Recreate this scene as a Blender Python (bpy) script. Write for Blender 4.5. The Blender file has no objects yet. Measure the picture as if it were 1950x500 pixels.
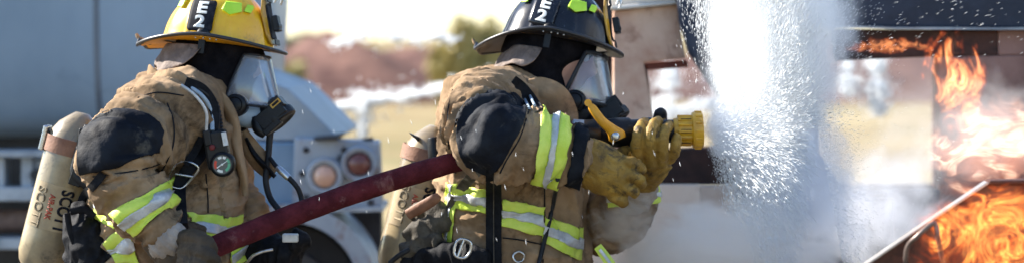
import bpy, bmesh, math, random
import numpy as np
from mathutils import Vector, Matrix, Euler
from mathutils.bvhtree import BVHTree
random.seed(7); rng = np.random.default_rng(7)
R = math.radians
S = bpy.context.scene; COL = S.collection

# ---------------------------------------------------------------- camera, sky, sun, exposure
F, HZ, CX, CZ = 3900.0, 70.0, 975.0, 1.68     # focal length and horizon row in photograph pixels, centre column, eye height
cam = bpy.data.objects.new('camera', bpy.data.cameras.new('camera')); COL.objects.link(cam)
cam.location = (0, 0, CZ); cam.rotation_euler = (R(90), 0, 0)
cam.data.sensor_width = 36; cam.data.lens = 36 * F / 1950
cam.data.shift_y = -(250 - HZ) / 1950
cam.data.clip_start = .1; cam.data.clip_end = 3000
cam.data.dof.use_dof = True; cam.data.dof.focus_distance = 4.85; cam.data.dof.aperture_fstop = 2.0
S.camera = cam
SUN = Vector((-.80, .34, .56)).normalized()
w = bpy.data.worlds.new('World'); S.world = w; w.use_nodes = True
nt = w.node_tree; nt.nodes.clear()
sky = nt.nodes.new('ShaderNodeTexSky'); sky.sky_type = 'NISHITA'; sky.sun_disc = False
sky.sun_elevation = math.asin(SUN.z); sky.sun_rotation = math.atan2(SUN.x, SUN.y)
sky.dust_density = .3; sky.air_density = 1.0; sky.ozone_density = 2.5
bg = nt.nodes.new('ShaderNodeBackground'); bg.inputs[1].default_value = .095
wo = nt.nodes.new('ShaderNodeOutputWorld')
nt.links.new(sky.outputs[0], bg.inputs[0]); nt.links.new(bg.outputs[0], wo.inputs[0])
sun = bpy.data.objects.new('sun', bpy.data.lights.new('sun', 'SUN')); COL.objects.link(sun)
sun.data.energy = 5.0; sun.data.angle = R(.6); sun.data.color = (1, .93, .82)
sun.rotation_euler = SUN.to_track_quat('Z', 'Y').to_euler()
S.view_settings.view_transform = 'Standard'; S.view_settings.look = 'None'
S.view_settings.exposure = 1.7; S.view_settings.gamma = 1; S.view_settings.use_curve_mapping = False
c = S.cycles
c.use_denoising = True; c.max_bounces = 24; c.diffuse_bounces = 7; c.glossy_bounces = 3; c.transparent_max_bounces = 24
c.transmission_bounces = 6; c.volume_bounces = 24; c.volume_step_rate = .25; c.volume_max_steps = 96
c.caustics_reflective = False; c.caustics_refractive = False; c.sample_clamp_indirect = 8
c.use_adaptive_sampling = True; c.adaptive_threshold = .02

# ---------------------------------------------------------------- maths helpers
def P(px, py, Y):
    return Vector(((px - CX) / F * Y, Y, CZ - (py - HZ) / F * Y))
def M(rpx, Y): return rpx / F * Y
_g = rng.normal(size=(4096, 3)); _g /= np.linalg.norm(_g, axis=1)[:, None]
def pnoise(p):
    p = np.asarray(p, float); i = np.floor(p).astype(np.int64); f = p - i
    u = f * f * f * (f * (f * 6 - 15) + 10); out = 0
    for dx in (0, 1):
        for dy in (0, 1):
            for dz in (0, 1):
                h = ((i[:, 0] + dx) * 73856093 ^ (i[:, 1] + dy) * 19349663 ^ (i[:, 2] + dz) * 83492791) & 4095
                d = f - np.array([dx, dy, dz])
                wt = (u[:, 0] if dx else 1 - u[:, 0]) * (u[:, 1] if dy else 1 - u[:, 1]) * (u[:, 2] if dz else 1 - u[:, 2])
                out = out + wt * (_g[h] * d).sum(1)
    return out
def cr(pts, k=6):
    """Catmull-Rom through rows of pts"""
    a = np.array(pts, float)
    if len(a) < 3 or k <= 1: return a
    b = np.vstack([2 * a[0] - a[1], a, 2 * a[-1] - a[-2]]); out = []
    for i in range(1, len(b) - 2):
        for j in range(k):
            t = j / k; p0, p1, p2, p3 = b[i - 1], b[i], b[i + 1], b[i + 2]
            out.append(.5 * ((2 * p1) + (-p0 + p2) * t + (2 * p0 - 5 * p1 + 4 * p2 - p3) * t * t + (-p0 + 3 * p1 - 3 * p2 + p3) * t ** 3))
    out.append(a[-1]); return np.array(out)

class MB:
    """mesh collector: vertices, faces"""
    def __init__(s): s.v = []; s.f = []
    def add(s, v, f):
        o = len(s.v); s.v += [tuple(map(float, q)) for q in v]; s.f += [tuple(i + o for i in q) for q in f]; return s
    def grid(s, rows, closed=True, caps=True):
        n = len(rows[0]); v = [q for r in rows for q in r]; f = []
        for i in range(len(rows) - 1):
            for j in range(n if closed else n - 1):
                k = (j + 1) % n; f.append((i * n + j, i * n + k, (i + 1) * n + k, (i + 1) * n + j))
        if caps and closed:
            f.append(tuple(reversed(range(n)))); f.append(tuple((len(rows) - 1) * n + j for j in range(n)))
        return s.add(v, f)
    def tube(s, pts, n=14, k=5, cap=True):
        """pts rows x,y,z,ra,rb: ra across in the picture plane, rb in depth"""
        a = cr(pts, k); c = a[:, :3]; T = np.gradient(c, axis=0); T /= np.linalg.norm(T, axis=1)[:, None] + 1e-9
        rows = []; B = None
        ref = np.array([0, 1., 0])
        if abs(T[0] @ ref) > .93: ref = np.array([0, 0, 1.])
        th = np.linspace(0, 2 * math.pi, n, endpoint=False)
        if B is None: B = ref
        for i in range(len(c)):
            t = T[i]; b = (ref if abs(t @ ref) < .93 else B); b = b - t * (b @ t); b /= np.linalg.norm(b) + 1e-9; B = b; N = np.cross(t, b)
            rows.append([c[i] + N * a[i, 3] * math.cos(q) + b * a[i, 4] * math.sin(q) for q in th])
        return s.grid(rows, True, cap)
    def tpx(s, pts, n=14, k=5, df=1.0):
        """rows px,py,Y,radius px(,depth factor)"""
        rows = []
        for p in pts:
            q = P(*p[:3]); r = M(p[3], p[2]); rows.append((q.x, q.y, q.z, r, r * (p[4] if len(p) > 4 else df)))
        return s.tube(rows, n, k)
    def lathe(s, A, B, prof, n=32):
        """prof rows (t along A->B in metres, radius)"""
        A = Vector(A); B = Vector(B); d = (B - A).normalized(); u = d.orthogonal().normalized(); v = d.cross(u)
        rows = [[A + d * t + (u * math.cos(q) + v * math.sin(q)) * max(r, 1e-4) for q in [2 * math.pi * j / n for j in range(n)]] for t, r in prof]
        return s.grid(rows)
    def box(s, c, d, rot=None):
        v = [Vector((x * d[0] / 2, y * d[1] / 2, z * d[2] / 2)) for x in (-1, 1) for y in (-1, 1) for z in (-1, 1)]
        if rot: v = [rot @ q for q in v]
        return s.add([Vector(c) + q for q in v], [(0, 1, 3, 2), (4, 6, 7, 5), (0, 4, 5, 1), (2, 3, 7, 6), (0, 2, 6, 4), (1, 5, 7, 3)])
    def prism(s, poly, Y, th):
        """outline in photograph pixels at distance Y, th metres thick (away from the eye)"""
        a = [P(x, y, Y) for x, y in poly]; n = len(a)
        return s.add(a + [q + Vector((0, th, 0)) for q in a],
                     [tuple(range(n)), tuple(reversed(range(n, 2 * n)))] + [(i, i + n, (i + 1) % n + n, (i + 1) % n) for i in range(n)])
    def ell(s, c, r, n=20, rot=None):
        rows = []
        for i in range(n // 2 + 1):
            a = math.pi * (i / (n // 2)); rows.append([Vector((r[0] * max(math.sin(a), .02) * math.cos(q), r[1] * max(math.sin(a), .02) * math.sin(q), -r[2] * math.cos(a))) for q in [2 * math.pi * j / n for j in range(n)]])
        rows = [[Vector(c) + (rot @ p if rot else p) for p in r_] for r_ in rows]
        return s.grid(rows)
    def xf(s, mat, start=0):
        s.v[start:] = [tuple(mat @ Vector(q)) for q in s.v[start:]]; return s
    def mesh(s, name='m'):
        me = bpy.data.meshes.new(name); me.from_pydata(s.v, [], s.f); me.validate(); me.update(); return me
    def obj(s, name, mat, parent=None, smooth=True, bevel=0, sub=0): return mkobj(name, s.mesh(name), mat, parent, smooth, bevel, sub)

def mkobj(name, me, mat, parent=None, smooth=True, bevel=0, sub=0, fixn=True):
    if parent:
        L = wloc(parent); me.transform(Matrix.Translation(-L))
    if fixn:
        bm = bmesh.new(); bm.from_mesh(me); bmesh.ops.recalc_face_normals(bm, faces=bm.faces); bm.to_mesh(me); bm.free()
    o = bpy.data.objects.new(name, me); COL.objects.link(o); me.name = name
    me.materials.clear(); me.materials.append(mat)
    if parent: o.parent = parent
    if smooth:
        me.shade_smooth()
        if not sub: me.set_sharp_from_angle(angle=R(50))
    if bevel:
        m = o.modifiers.new('bevel', 'BEVEL'); m.width = bevel; m.segments = 2; m.limit_method = 'ANGLE'; m.angle_limit = R(40)
    if sub:
        m = o.modifiers.new('sub', 'SUBSURF'); m.levels = m.render_levels = sub
    return o
def wloc(o):
    L = Vector((0, 0, 0))
    while o: L = L + o.location; o = o.parent
    return L
def tag(o, label=None, cat=None, group=None, kind=None):
    for k, v in (('label', label), ('category', cat), ('group', group), ('kind', kind)):
        if v: o[k] = v
    return o
def thing(name, loc, label, cat, group=None):
    o = bpy.data.objects.new(name, None); COL.objects.link(o); o.location = loc; o.empty_display_size = .1
    return tag(o, label, cat, group)
def remesh(mb, vox, smooth=4):
    """weld overlapping closed shapes into one continuous skin"""
    o = bpy.data.objects.new('tmp', mb.mesh('tmp')); COL.objects.link(o)
    m = o.modifiers.new('r', 'REMESH'); m.mode = 'VOXEL'; m.voxel_size = vox
    m = o.modifiers.new('s', 'SMOOTH'); m.iterations = smooth; m.factor = .5
    dg = bpy.context.evaluated_depsgraph_get(); ev = o.evaluated_get(dg)
    me = bpy.data.meshes.new_from_object(ev); bpy.data.objects.remove(o); return me
def vco(me):
    a = np.empty(len(me.vertices) * 3); me.vertices.foreach_get('co', a); return a.reshape(-1, 3)
def vno(me):
    a = np.empty(len(me.vertices) * 3); me.vertices.foreach_get('normal', a); return a.reshape(-1, 3)
def setco(me, a): me.vertices.foreach_set('co', np.asarray(a, float).ravel()); me.update()
def wrinkle0(me, axes, amp=.008, freq=18, gen=.004, gfreq=16, fine=.0012, seed=0.):
    """folds running round each limb axis plus general creasing. axes: list of polylines (metres)"""
    co = vco(me); no = vno(me); best = np.full(len(co), 1e9); T = np.zeros(len(co)); D = np.zeros((len(co), 3)); off = 0; A = np.ones(len(co))
    for ax in axes:
        am = ax[1]; pl = [np.array(q, float) for q in ax[0]]
        for a, b in zip(pl[:-1], pl[1:]):
            L = np.linalg.norm(b - a); d = (b - a) / L; t = np.clip((co - a) @ d, 0, L); q = a + t[:, None] * d; r = np.linalg.norm(co - q, axis=1)
            k = r < best; best[k] = r[k]; T[k] = off + t[k]; D[k] = (co - q)[k]; A[k] = am; off += L
    s = np.stack([T * freq + seed, D[:, 0] * 4.5 + D[:, 2] * 3, D[:, 1] * 4.5], 1)
    w_ = pnoise(co * 6 + 31 + seed) * 1.2
    s[:, 0] += w_ * 1.6
    n1 = pnoise(s); fold = np.clip(1 - np.abs(n1) * 2.7, 0, 1) ** 1.4 * 1.5 - .45
    g1 = pnoise(co * gfreq + seed + 5 + pnoise(co * 9)[:, None]); g2 = 1 - 2 * np.abs(pnoise(co * gfreq * 1.7 + 77 + seed))
    h = A * amp * fold + gen * (g1 * 1.1 + .6 * g2) + fine * pnoise(co * 90)
    setco(me, co + no * h[:, None]); return me
def wrinkle(me, axes, amp=.008, freq=18, gen=.004, gfreq=16, fine=.0012, seed=0.):
    wrinkle0(me, axes, amp, freq, gen, gfreq, fine, seed)
    return wrinkle0(me, axes, amp * .38, freq * 2.3, gen * .35, gfreq * 2.2, 0, seed + 40)
def bvh_of(me): return BVHTree.FromPolygons([v.co.copy() for v in me.vertices], [tuple(p.vertices) for p in me.polygons])
def cut(me, polys, pred, off, name, mat, parent, Yref=5.0, thick=.002):
    """lift the piece of a garment's surface inside a convex outline (px, at distance Yref) and lay it on as its own piece"""
    bm = bmesh.new(); bm.from_mesh(me)
    dead = [f for f in bm.faces if not pred(f.calc_center_median(), f.normal)]
    bmesh.ops.delete(bm, geom=dead, context='FACES')
    area = sum(a[0] * b[1] - a[1] * b[0] for a, b in zip(polys, polys[1:] + polys[:1]))
    sg = 1 if area > 0 else -1
    closed = len(polys) > 2
    for a, b in zip(polys, polys[1:] + polys[:1]):
        A = P(a[0], a[1], Yref); B = P(b[0], b[1], Yref); d = B - A; n = Vector((d.z, 0, -d.x)) * sg
        bmesh.ops.bisect_plane(bm, geom=bm.verts[:] + bm.edges[:] + bm.faces[:], plane_co=A, plane_no=-n, clear_inner=False, clear_outer=True)
    inner = [v for v in bm.verts if not v.is_boundary]
    for _ in range(4): bmesh.ops.smooth_vert(bm, verts=inner, factor=.5, use_axis_x=True, use_axis_y=True, use_axis_z=True)
    bm.normal_update()
    for v in bm.verts: v.co += v.normal * off + Vector((0, -off * .35, 0))
    m2 = bpy.data.meshes.new(name); bm.to_mesh(m2); bm.free()
    if len(m2.polygons) == 0: print('EMPTY CUT', name, polys); 
    o = mkobj(name, m2, mat, parent, fixn=False)
    sm = o.modifiers.new('solid', 'SOLIDIFY'); sm.thickness = thick; sm.offset = 1
    return o
def cutband(me, top, bot, pred, name_mats, parent, Yref=5.0, fr=(.0, 1.), silver=(.33, .67)):
    """three-stripe reflective tape between an upper and a lower edge, both left to right in px"""
    L = lambda a, b, t: (a[0] + (b[0] - a[0]) * t, a[1] + (b[1] - a[1]) * t)
    q = lambda t0, t1: [L(top[0], bot[0], t0), L(top[1], bot[1], t0), L(top[1], bot[1], t1), L(top[0], bot[0], t1)]
    lime = cut(me, q(0, 1), pred, .0042, 'reflective_band', name_mats[0], parent, Yref, .002)
    cut(me, q(*silver), pred, .0075, 'silver_stripe', name_mats[1], parent, Yref, .0015)
def drape(bvh, px, py, Y0, off):
    o = Vector((0, 0, CZ)); d = (P(px, py, 5) - o).normalized()
    h = bvh.ray_cast(o, d)
    if h[0] is None: return P(px, py, Y0)
    return h[0] - d * off
def strap(bvh, path, hw, off=.006, Y0=4.9, th=.004, name='strap', mat=None, parent=None, smooth=2, mb=None):
    """webbing laid over a garment along a path in px; hw half width px"""
    a = cr([(x, y, hw if len(q) < 1 else (q[0] if q else hw)) for x, y, *q in path], 8); T = np.gradient(a[:, :2], axis=0); T /= np.linalg.norm(T, axis=1)[:, None]
    rows = []
    for i in range(len(a)):
        n = np.array([-T[i, 1], T[i, 0]]); rows.append([drape(bvh, a[i, 0] + n[0] * a[i, 2] * s, a[i, 1] + n[1] * a[i, 2] * s, Y0, off) for s in (-1, -.5, 0, .5, 1)])
    Y = np.array([[p.y for p in r] for r in rows])
    for _ in range(smooth):
        Yp = np.pad(Y, ((2, 2), (0, 0)), 'edge'); Ys = (Yp[:-4] + Yp[1:-3] + Yp[2:-2] + Yp[3:-1] + Yp[4:]) / 5; Y = np.minimum(Y * .3 + Ys * .7, Y + .004)
        Y = Y * .5 + Y.mean(1, keepdims=True) * .5
    out = []
    for i, r in enumerate(rows):
        r2 = []
        for j, p in enumerate(r):
            k = Y[i, j] / p.y; r2.append(Vector((p.x * k, Y[i, j], CZ + (p.z - CZ) * k)))
        out.append(r2 + [q + Vector((0, th, 0)) for q in reversed(r2)])
    m = mb or MB(); m.grid(out)
    return m if mb is not None else m.obj(name, mat, parent)
def ringpx(mb, pts, Y, r, n=8):
    """closed bar bent through px points"""
    pts = [tuple(p) for p in pts]; a = cr([pts[-1]] + pts + [pts[0], pts[1]], 4)[4:-4]
    rows = []
    c3 = np.array([P(x, y, Y if not callable(Y) else Y(x, y)) for x, y in a[:-1]]); m = len(c3)
    for i in range(m):
        t = c3[(i + 1) % m] - c3[i - 1]; t /= np.linalg.norm(t); b = np.array([0, 1., 0]); N = np.cross(t, b)
        rows.append([c3[i] + (N * math.cos(q) + b * math.sin(q)) * r for q in np.linspace(0, 2 * math.pi, n, endpoint=False)])
    rows.append(rows[0]); mb.grid(rows, True, False); return mb
def textmesh(txt, size=1.0, bold=0.0, font_w=1.0):
    cu = bpy.data.curves.new('t', 'FONT'); cu.body = txt; cu.size = size; cu.align_x = 'CENTER'; cu.align_y = 'CENTER'; cu.offset = bold; cu.resolution_u = 3
    o = bpy.data.objects.new('t', cu); COL.objects.link(o); dg = bpy.context.evaluated_depsgraph_get()
    me = bpy.data.meshes.new_from_object(o.evaluated_get(dg)); bpy.data.objects.remove(o)
    bm = bmesh.new(); bm.from_mesh(me); bmesh.ops.triangulate(bm, faces=bm.faces); bm.to_mesh(me); bm.free()
    a = vco(me); a[:, 0] *= font_w; setco(me, a); return me

# ---------------------------------------------------------------- materials
def mat(name, c1, c2=None, scale=8, rough=.7, metal=0, bump=0, bscale=60, spec=.4, c3=None, s3=3, t3=.55, detail=5, wave=0, coat=0, sheen=0, trans=0, stretch=(1, 1, 1), lo=.4, hi=.62):
    m = bpy.data.materials.new(name); m.use_nodes = True; t = m.node_tree; N = t.nodes; L = t.links; b = N['Principled BSDF']
    b.inputs['Roughness'].default_value = rough; b.inputs['Metallic'].default_value = metal; b.inputs['Specular IOR Level'].default_value = spec
    b.inputs['Coat Weight'].default_value = coat; b.inputs['Sheen Weight'].default_value = sheen
    b.inputs['Base Color'].default_value = (*c1, 1)
    tc = N.new('ShaderNodeTexCoord'); mp = N.new('ShaderNodeMapping'); L.new(tc.outputs['Object'], mp.inputs[0]); mp.inputs['Scale'].default_value = stretch
    src = None
    if c2:
        n = N.new('ShaderNodeTexNoise'); n.inputs['Scale'].default_value = scale; n.inputs['Detail'].default_value = detail; n.inputs['Roughness'].default_value = .62; L.new(mp.outputs[0], n.inputs[0])
        r = N.new('ShaderNodeValToRGB'); r.color_ramp.elements[0].position = lo; r.color_ramp.elements[1].position = hi
        r.color_ramp.elements[0].color = (*c1, 1); r.color_ramp.elements[1].color = (*c2, 1); L.new(n.outputs[0], r.inputs[0]); src = r.outputs[0]
        if c3:
            n3 = N.new('ShaderNodeTexNoise'); n3.inputs['Scale'].default_value = s3; n3.inputs['Detail'].default_value = 7; n3.inputs['Roughness'].default_value = .7; n3.inputs['Distortion'].default_value = .6
            L.new(mp.outputs[0], n3.inputs[0]); r3 = N.new('ShaderNodeMapRange'); r3.inputs[1].default_value = t3; r3.inputs[2].default_value = t3 + .12; L.new(n3.outputs[0], r3.inputs[0])
            mx = N.new('ShaderNodeMix'); mx.data_type = 'RGBA'; L.new(r3.outputs[0], mx.inputs[0]); L.new(src, mx.inputs[6]); mx.inputs[7].default_value = (*c3, 1); src = mx.outputs[2]
        L.new(src, b.inputs['Base Color'])
        rr = N.new('ShaderNodeMapRange'); rr.inputs[3].default_value = max(0, rough - .12); rr.inputs[4].default_value = min(1, rough + .12); L.new(n.outputs[0], rr.inputs[0]); L.new(rr.outputs[0], b.inputs['Roughness'])
    if bump:
        nb = N.new('ShaderNodeTexNoise'); nb.inputs['Scale'].default_value = bscale; nb.inputs['Detail'].default_value = 4; L.new(mp.outputs[0], nb.inputs[0])
        bp = N.new('ShaderNodeBump'); bp.inputs['Strength'].default_value = bump; bp.inputs['Distance'].default_value = .004; L.new(nb.outputs[0], bp.inputs['Height']); L.new(bp.outputs[0], b.inputs['Normal'])
    return m
K = {}
K['canvas'] = mat('canvas', (.18, .118, .068), (.325, .222, .135), 9, .9, 0, .9, 34, .08, c3=(.055, .037, .024), s3=5.5, t3=.53, sheen=.04)
K['canvas2'] = mat('canvas_light', (.24, .16, .092), (.38, .26, .16), 7, .9, 0, .9, 34, .08, c3=(.07, .048, .034), s3=5, t3=.55, sheen=.04)
K['patch'] = mat('patch', (.005, .006, .010), (.013, .016, .023), 14, .7, 0, .6, 60, .12, c3=(.075, .07, .062), s3=9, t3=.58)
K['lime'] = mat('lime', (.52, .68, .07), (.64, .76, .13), 22, .5, 0, .35, 300, .4, c3=(.30, .42, .03), s3=16, t3=.63)
K['silver'] = mat('silver', (.42, .44, .46), (.60, .62, .65), 30, .38, .25, .35, 300, .6, c3=(.24, .24, .24), s3=14, t3=.62)
K['web'] = mat('webbing', (.005, .006, .009), (.013, .014, .018), 40, .7, 0, .4, 400, .12)
K['webgrey'] = mat('webbing_grey', (.045, .038, .03), (.10, .088, .07), 30, .75, 0, .5, 300, .25)
K['black'] = mat('black_plastic', (.004, .005, .007), (.010, .011, .015), 30, .42, 0, .15, 150, .28)
K['rubber'] = mat('black_rubber', (.010, .011, .014), (.022, .024, .03), 30, .5, 0, .1, 150, .22)
K['hood'] = mat('knit_hood', (.005, .005, .007), (.013, .012, .015), 20, .95, 0, .5, 300, .04)
K['flap'] = mat('taupe_flap', (.12, .092, .08), (.26, .205, .18), 16, .8, 0, .5, 160, .25, c3=(.04, .033, .03), s3=10, t3=.58)
K['steel'] = mat('steel', (.42, .43, .45), (.6, .61, .63), 30, .28, .9, .1, 100)
K['yellow'] = mat('helmet_yellow', (.78, .40, .008), (.86, .50, .015), 12, .3, 0, .06, 60, .5, c3=(.34, .18, .03), s3=11, t3=.60, coat=.35)
K['black_gloss'] = mat('helmet_black', (.004, .005, .010), (.012, .014, .022), 12, .24, 0, .06, 60, .3, c3=(.05, .05, .055), s3=9, t3=.66, coat=.3)
K['rim'] = mat('brim_black', (.008, .009, .012), (.022, .023, .03), 18, .4, 0, .1, 90, .5, c3=(.10, .09, .08), s3=20, t3=.66)
K['lining'] = mat('brim_lining', (.75, .36, .01), (.5, .22, .01), 12, .4)
K['lining_dark'] = mat('brim_lining_dark', (.012, .012, .016), (.03, .028, .03), 12, .4, c3=(.55, .30, .03), s3=9, t3=.60)
K['white'] = mat('white_letter', (.75, .76, .74), (.62, .63, .62), 30, .5)
K['ink'] = mat('ink', (.008, .009, .014), (.03, .03, .038), 60, .7, spec=.1)
K['inkfaded'] = mat('ink_faded', (.14, .12, .09), (.24, .20, .14), 60, .9, spec=.05)
K['red'] = mat('red_ink', (.42, .06, .03), (.3, .05, .03), 60, .6)
K['tag'] = mat('fluorescent_sticker', (.40, .72, .03), (.50, .80, .06), 20, .4)
K['bottle'] = mat('bottle', (.34, .265, .155), (.19, .15, .095), 9, .32, 0, .12, 70, .5, c3=(.03, .027, .024), s3=10, t3=.56, coat=.5)
K['paper'] = mat('bottle_label', (.42, .33, .20), (.33, .25, .15), 20, .5, c3=(.12, .10, .07), s3=12, t3=.62)
K['bandbrown'] = mat('brown_band', (.17, .075, .045), (.26, .13, .08), 20, .6, 0, .3, 120)
K['hose'] = mat('hose_jacket', (.06, .009, .013), (.105, .018, .024), 26, .8, 0, .9, 150, .12, c3=(.19, .085, .08), s3=12, t3=.58)
K['glove'] = mat('glove_leather', (.19, .108, .018), (.33, .20, .035), 16, .62, 0, .5, 180, .35, c3=(.045, .03, .014), s3=16, t3=.51)
K['glove_dark'] = mat('glove_dark', (.04, .028, .017), (.075, .052, .032), 14, .7, 0, .5, 180, .3, c3=(.03, .022, .016), s3=12, t3=.58)
K['knit'] = mat('knit_cuff', (.26, .22, .19), (.38, .33, .29), 20, .85, 0, .6, 200, .2)
K['gold'] = mat('nozzle_yellow', (.55, .30, .01), (.40, .20, .01), 20, .45, 0, .1, 80, .5, c3=(.16, .10, .02), s3=16, t3=.62, coat=.2)
K['amber'] = mat('bale_orange', (.72, .34, .02), (.6, .26, .02), 20, .4)
K['bluegrey'] = mat('blue_grey_rubber', (.25, .33, .42), (.36, .44, .52), 20, .4)
K['skin'] = mat('skin', (.46, .24, .17), (.55, .31, .23), 10, .5)
K['eyew'] = mat('eye_white', (.7, .68, .65), None); K['iris'] = mat('iris', (.05, .035, .02), None, rough=.2)
# ---------------------------------------------------------------- setting: ground, mound, vegetation
def vmat(name, color, dens, nscale=3, lo=.4, hi=.7, aniso=.2, stretch=(1, 1, 1), dist=.5, power=1.2, emit=None, estr=0, absorb=None, seed=0., falloff=1.6, emin=.0):
    m = bpy.data.materials.new(name); m.use_nodes = True; t = m.node_tree; N = t.nodes; L = t.links; N.clear()
    out = N.new('ShaderNodeOutputMaterial'); pv = N.new('ShaderNodeVolumePrincipled'); L.new(pv.outputs[0], out.inputs['Volume'])
    pv.inputs['Color'].default_value = (*color, 1); pv.inputs['Anisotropy'].default_value = aniso
    tc = N.new('ShaderNodeTexCoord'); ln = N.new('ShaderNodeVectorMath'); ln.operation = 'LENGTH'; L.new(tc.outputs['Object'], ln.inputs[0])
    f = N.new('ShaderNodeMapRange'); f.inputs[1].default_value = 1; f.inputs[2].default_value = 0; f.inputs[3].default_value = 0; f.inputs[4].default_value = 1; L.new(ln.outputs['Value'], f.inputs[0])
    mp = N.new('ShaderNodeMapping'); mp.inputs['Scale'].default_value = stretch; mp.inputs['Location'].default_value = (seed, seed * .7, seed * 1.3); L.new(tc.outputs['Object'], mp.inputs[0])
    n = N.new('ShaderNodeTexNoise'); n.inputs['Scale'].default_value = nscale; n.inputs['Detail'].default_value = 5; n.inputs['Roughness'].default_value = .6; n.inputs['Distortion'].default_value = dist; L.new(mp.outputs[0], n.inputs[0])
    def math_(op, a, b):
        q = N.new('ShaderNodeMath'); q.operation = op
        for i, s in enumerate((a, b)):
            if isinstance(s, (int, float)): q.inputs[i].default_value = s
            else: L.new(s, q.inputs[i])
        return q.outputs[0]
    fo = math_('POWER', f.outputs[0], .8)
    # threshold rises towards the edge so the outline is ragged
    s = math_('ADD', n.outputs[0], math_('MULTIPLY', math_('SUBTRACT', fo, .5), falloff * .35))
    r = N.new('ShaderNodeMapRange'); r.interpolation_type = 'SMOOTHSTEP'; r.inputs[1].default_value = lo; r.inputs[2].default_value = hi; L.new(s, r.inputs[0])
    edge = N.new('ShaderNodeMapRange'); edge.inputs[1].default_value = 0; edge.inputs[2].default_value = .25; L.new(f.outputs[0], edge.inputs[0])
    d = math_('MULTIPLY', r.outputs[0], edge.outputs[0])
    L.new(math_('MULTIPLY', d, dens), pv.inputs['Density'])
    if emit:
        # flame: ridged, swirling sheets
        n2 = N.new('ShaderNodeTexNoise'); n2.inputs['Scale'].default_value = nscale * 1.25; n2.inputs['Detail'].default_value = 3.5; n2.inputs['Distortion'].default_value = dist * 1.6; n2.inputs['Roughness'].default_value = .55; L.new(mp.outputs[0], n2.inputs[0])
        rd = math_('ABSOLUTE', math_('SUBTRACT', n2.outputs[0], .5), 0)
        rg = N.new('ShaderNodeMapRange'); rg.inputs[1].default_value = .075; rg.inputs[2].default_value = .0; rg.inputs[3].default_value = emin; rg.inputs[4].default_value = 1; L.new(rd, rg.inputs[0])
        e = math_('MULTIPLY', math_('POWER', rg.outputs[0], power), d)
        cr_ = N.new('ShaderNodeValToRGB'); E = cr_.color_ramp.elements; E[0].position = 0; E[0].color = (*emit[0], 1); E[1].position = 1; E[1].color = (*emit[2], 1)
        q = E.new(.45); q.color = (*emit[1], 1); L.new(e, cr_.inputs[0])
        L.new(cr_.outputs[0], pv.inputs['Emission Color']); L.new(math_('MULTIPLY', e, estr), pv.inputs['Emission Strength'])
    return m
def blob(name, px, py, Y, rx, rz, ry, material, label, cat, rot=0, kind='stuff'):
    """closed ragged region of air filled with vapour, smoke or fire; radii px, px, metres"""
    me = MB().ell((0, 0, 0), (1, 1, 1), 24).mesh(name); o = bpy.data.objects.new(name, me); COL.objects.link(o); me.materials.append(material)
    o.location = P(px, py, Y); o.scale = (M(rx, Y), ry, M(rz, Y)); o.rotation_euler = (0, R(rot), 0)
    return tag(o, label, cat, None, kind)

gm = mat('field', (.22, .165, .085), (.30, .24, .13), .35, .95, 0, .6, 3, .1, c3=(.17, .155, .07), s3=.12, t3=.5)
g = MB().add([(-900, -20, 0), (900, -20, 0), (900, 1500, 0), (-900, 1500, 0)], [(0, 1, 2, 3)]).obj('ground', gm, None, False); tag(g, 'dry ochre grass field', None, None, 'structure')
pad = MB().add([(-30, 1, .004), (30, 1, .004), (30, 12, .004), (-30, 12, .004)], [(0, 1, 2, 3)]).obj('gravel_yard', mat('gravel', (.09, .08, .065), (.14, .125, .10), 3, .95, 0, .6, 40, .1), None, False); tag(pad, 'gravel training yard out of view, darkened to cut bounce light', None, None, 'structure')  # unseen ground, colour lowered to cut bounce light into the shaded sides
rows = []
for i in range(60):
    x = -9 + i * .75 ; r = []
    h = 1.75 * min(1, max(0, (x + 8.2) / 1.2)) * (.88 + .12 * math.sin(x * .9))
    for j in range(15):
        t = j / 14; r.append((x, 52 + t * 16 + math.sin(x * .4) * 1.2, h * math.sin(math.pi * min(1, t * 1.15)) ** .8 * (.9 + .22 * math.sin(x * 2.1 + j)) + -.05 if j not in (0, 14) else -.05))
    rows.append(r)
mm = MB(); mm.grid(rows, False, False); mo = mm.obj('dirt_mound', mat('red_dirt', (.095, .05, .042), (.17, .095, .075), .8, .95, 0, .6, 2, .1, c3=(.06, .028, .026), s3=.5, t3=.52), None); tag(mo, 'long reddish brown dirt berm across the field', None, None, 'structure')

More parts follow.
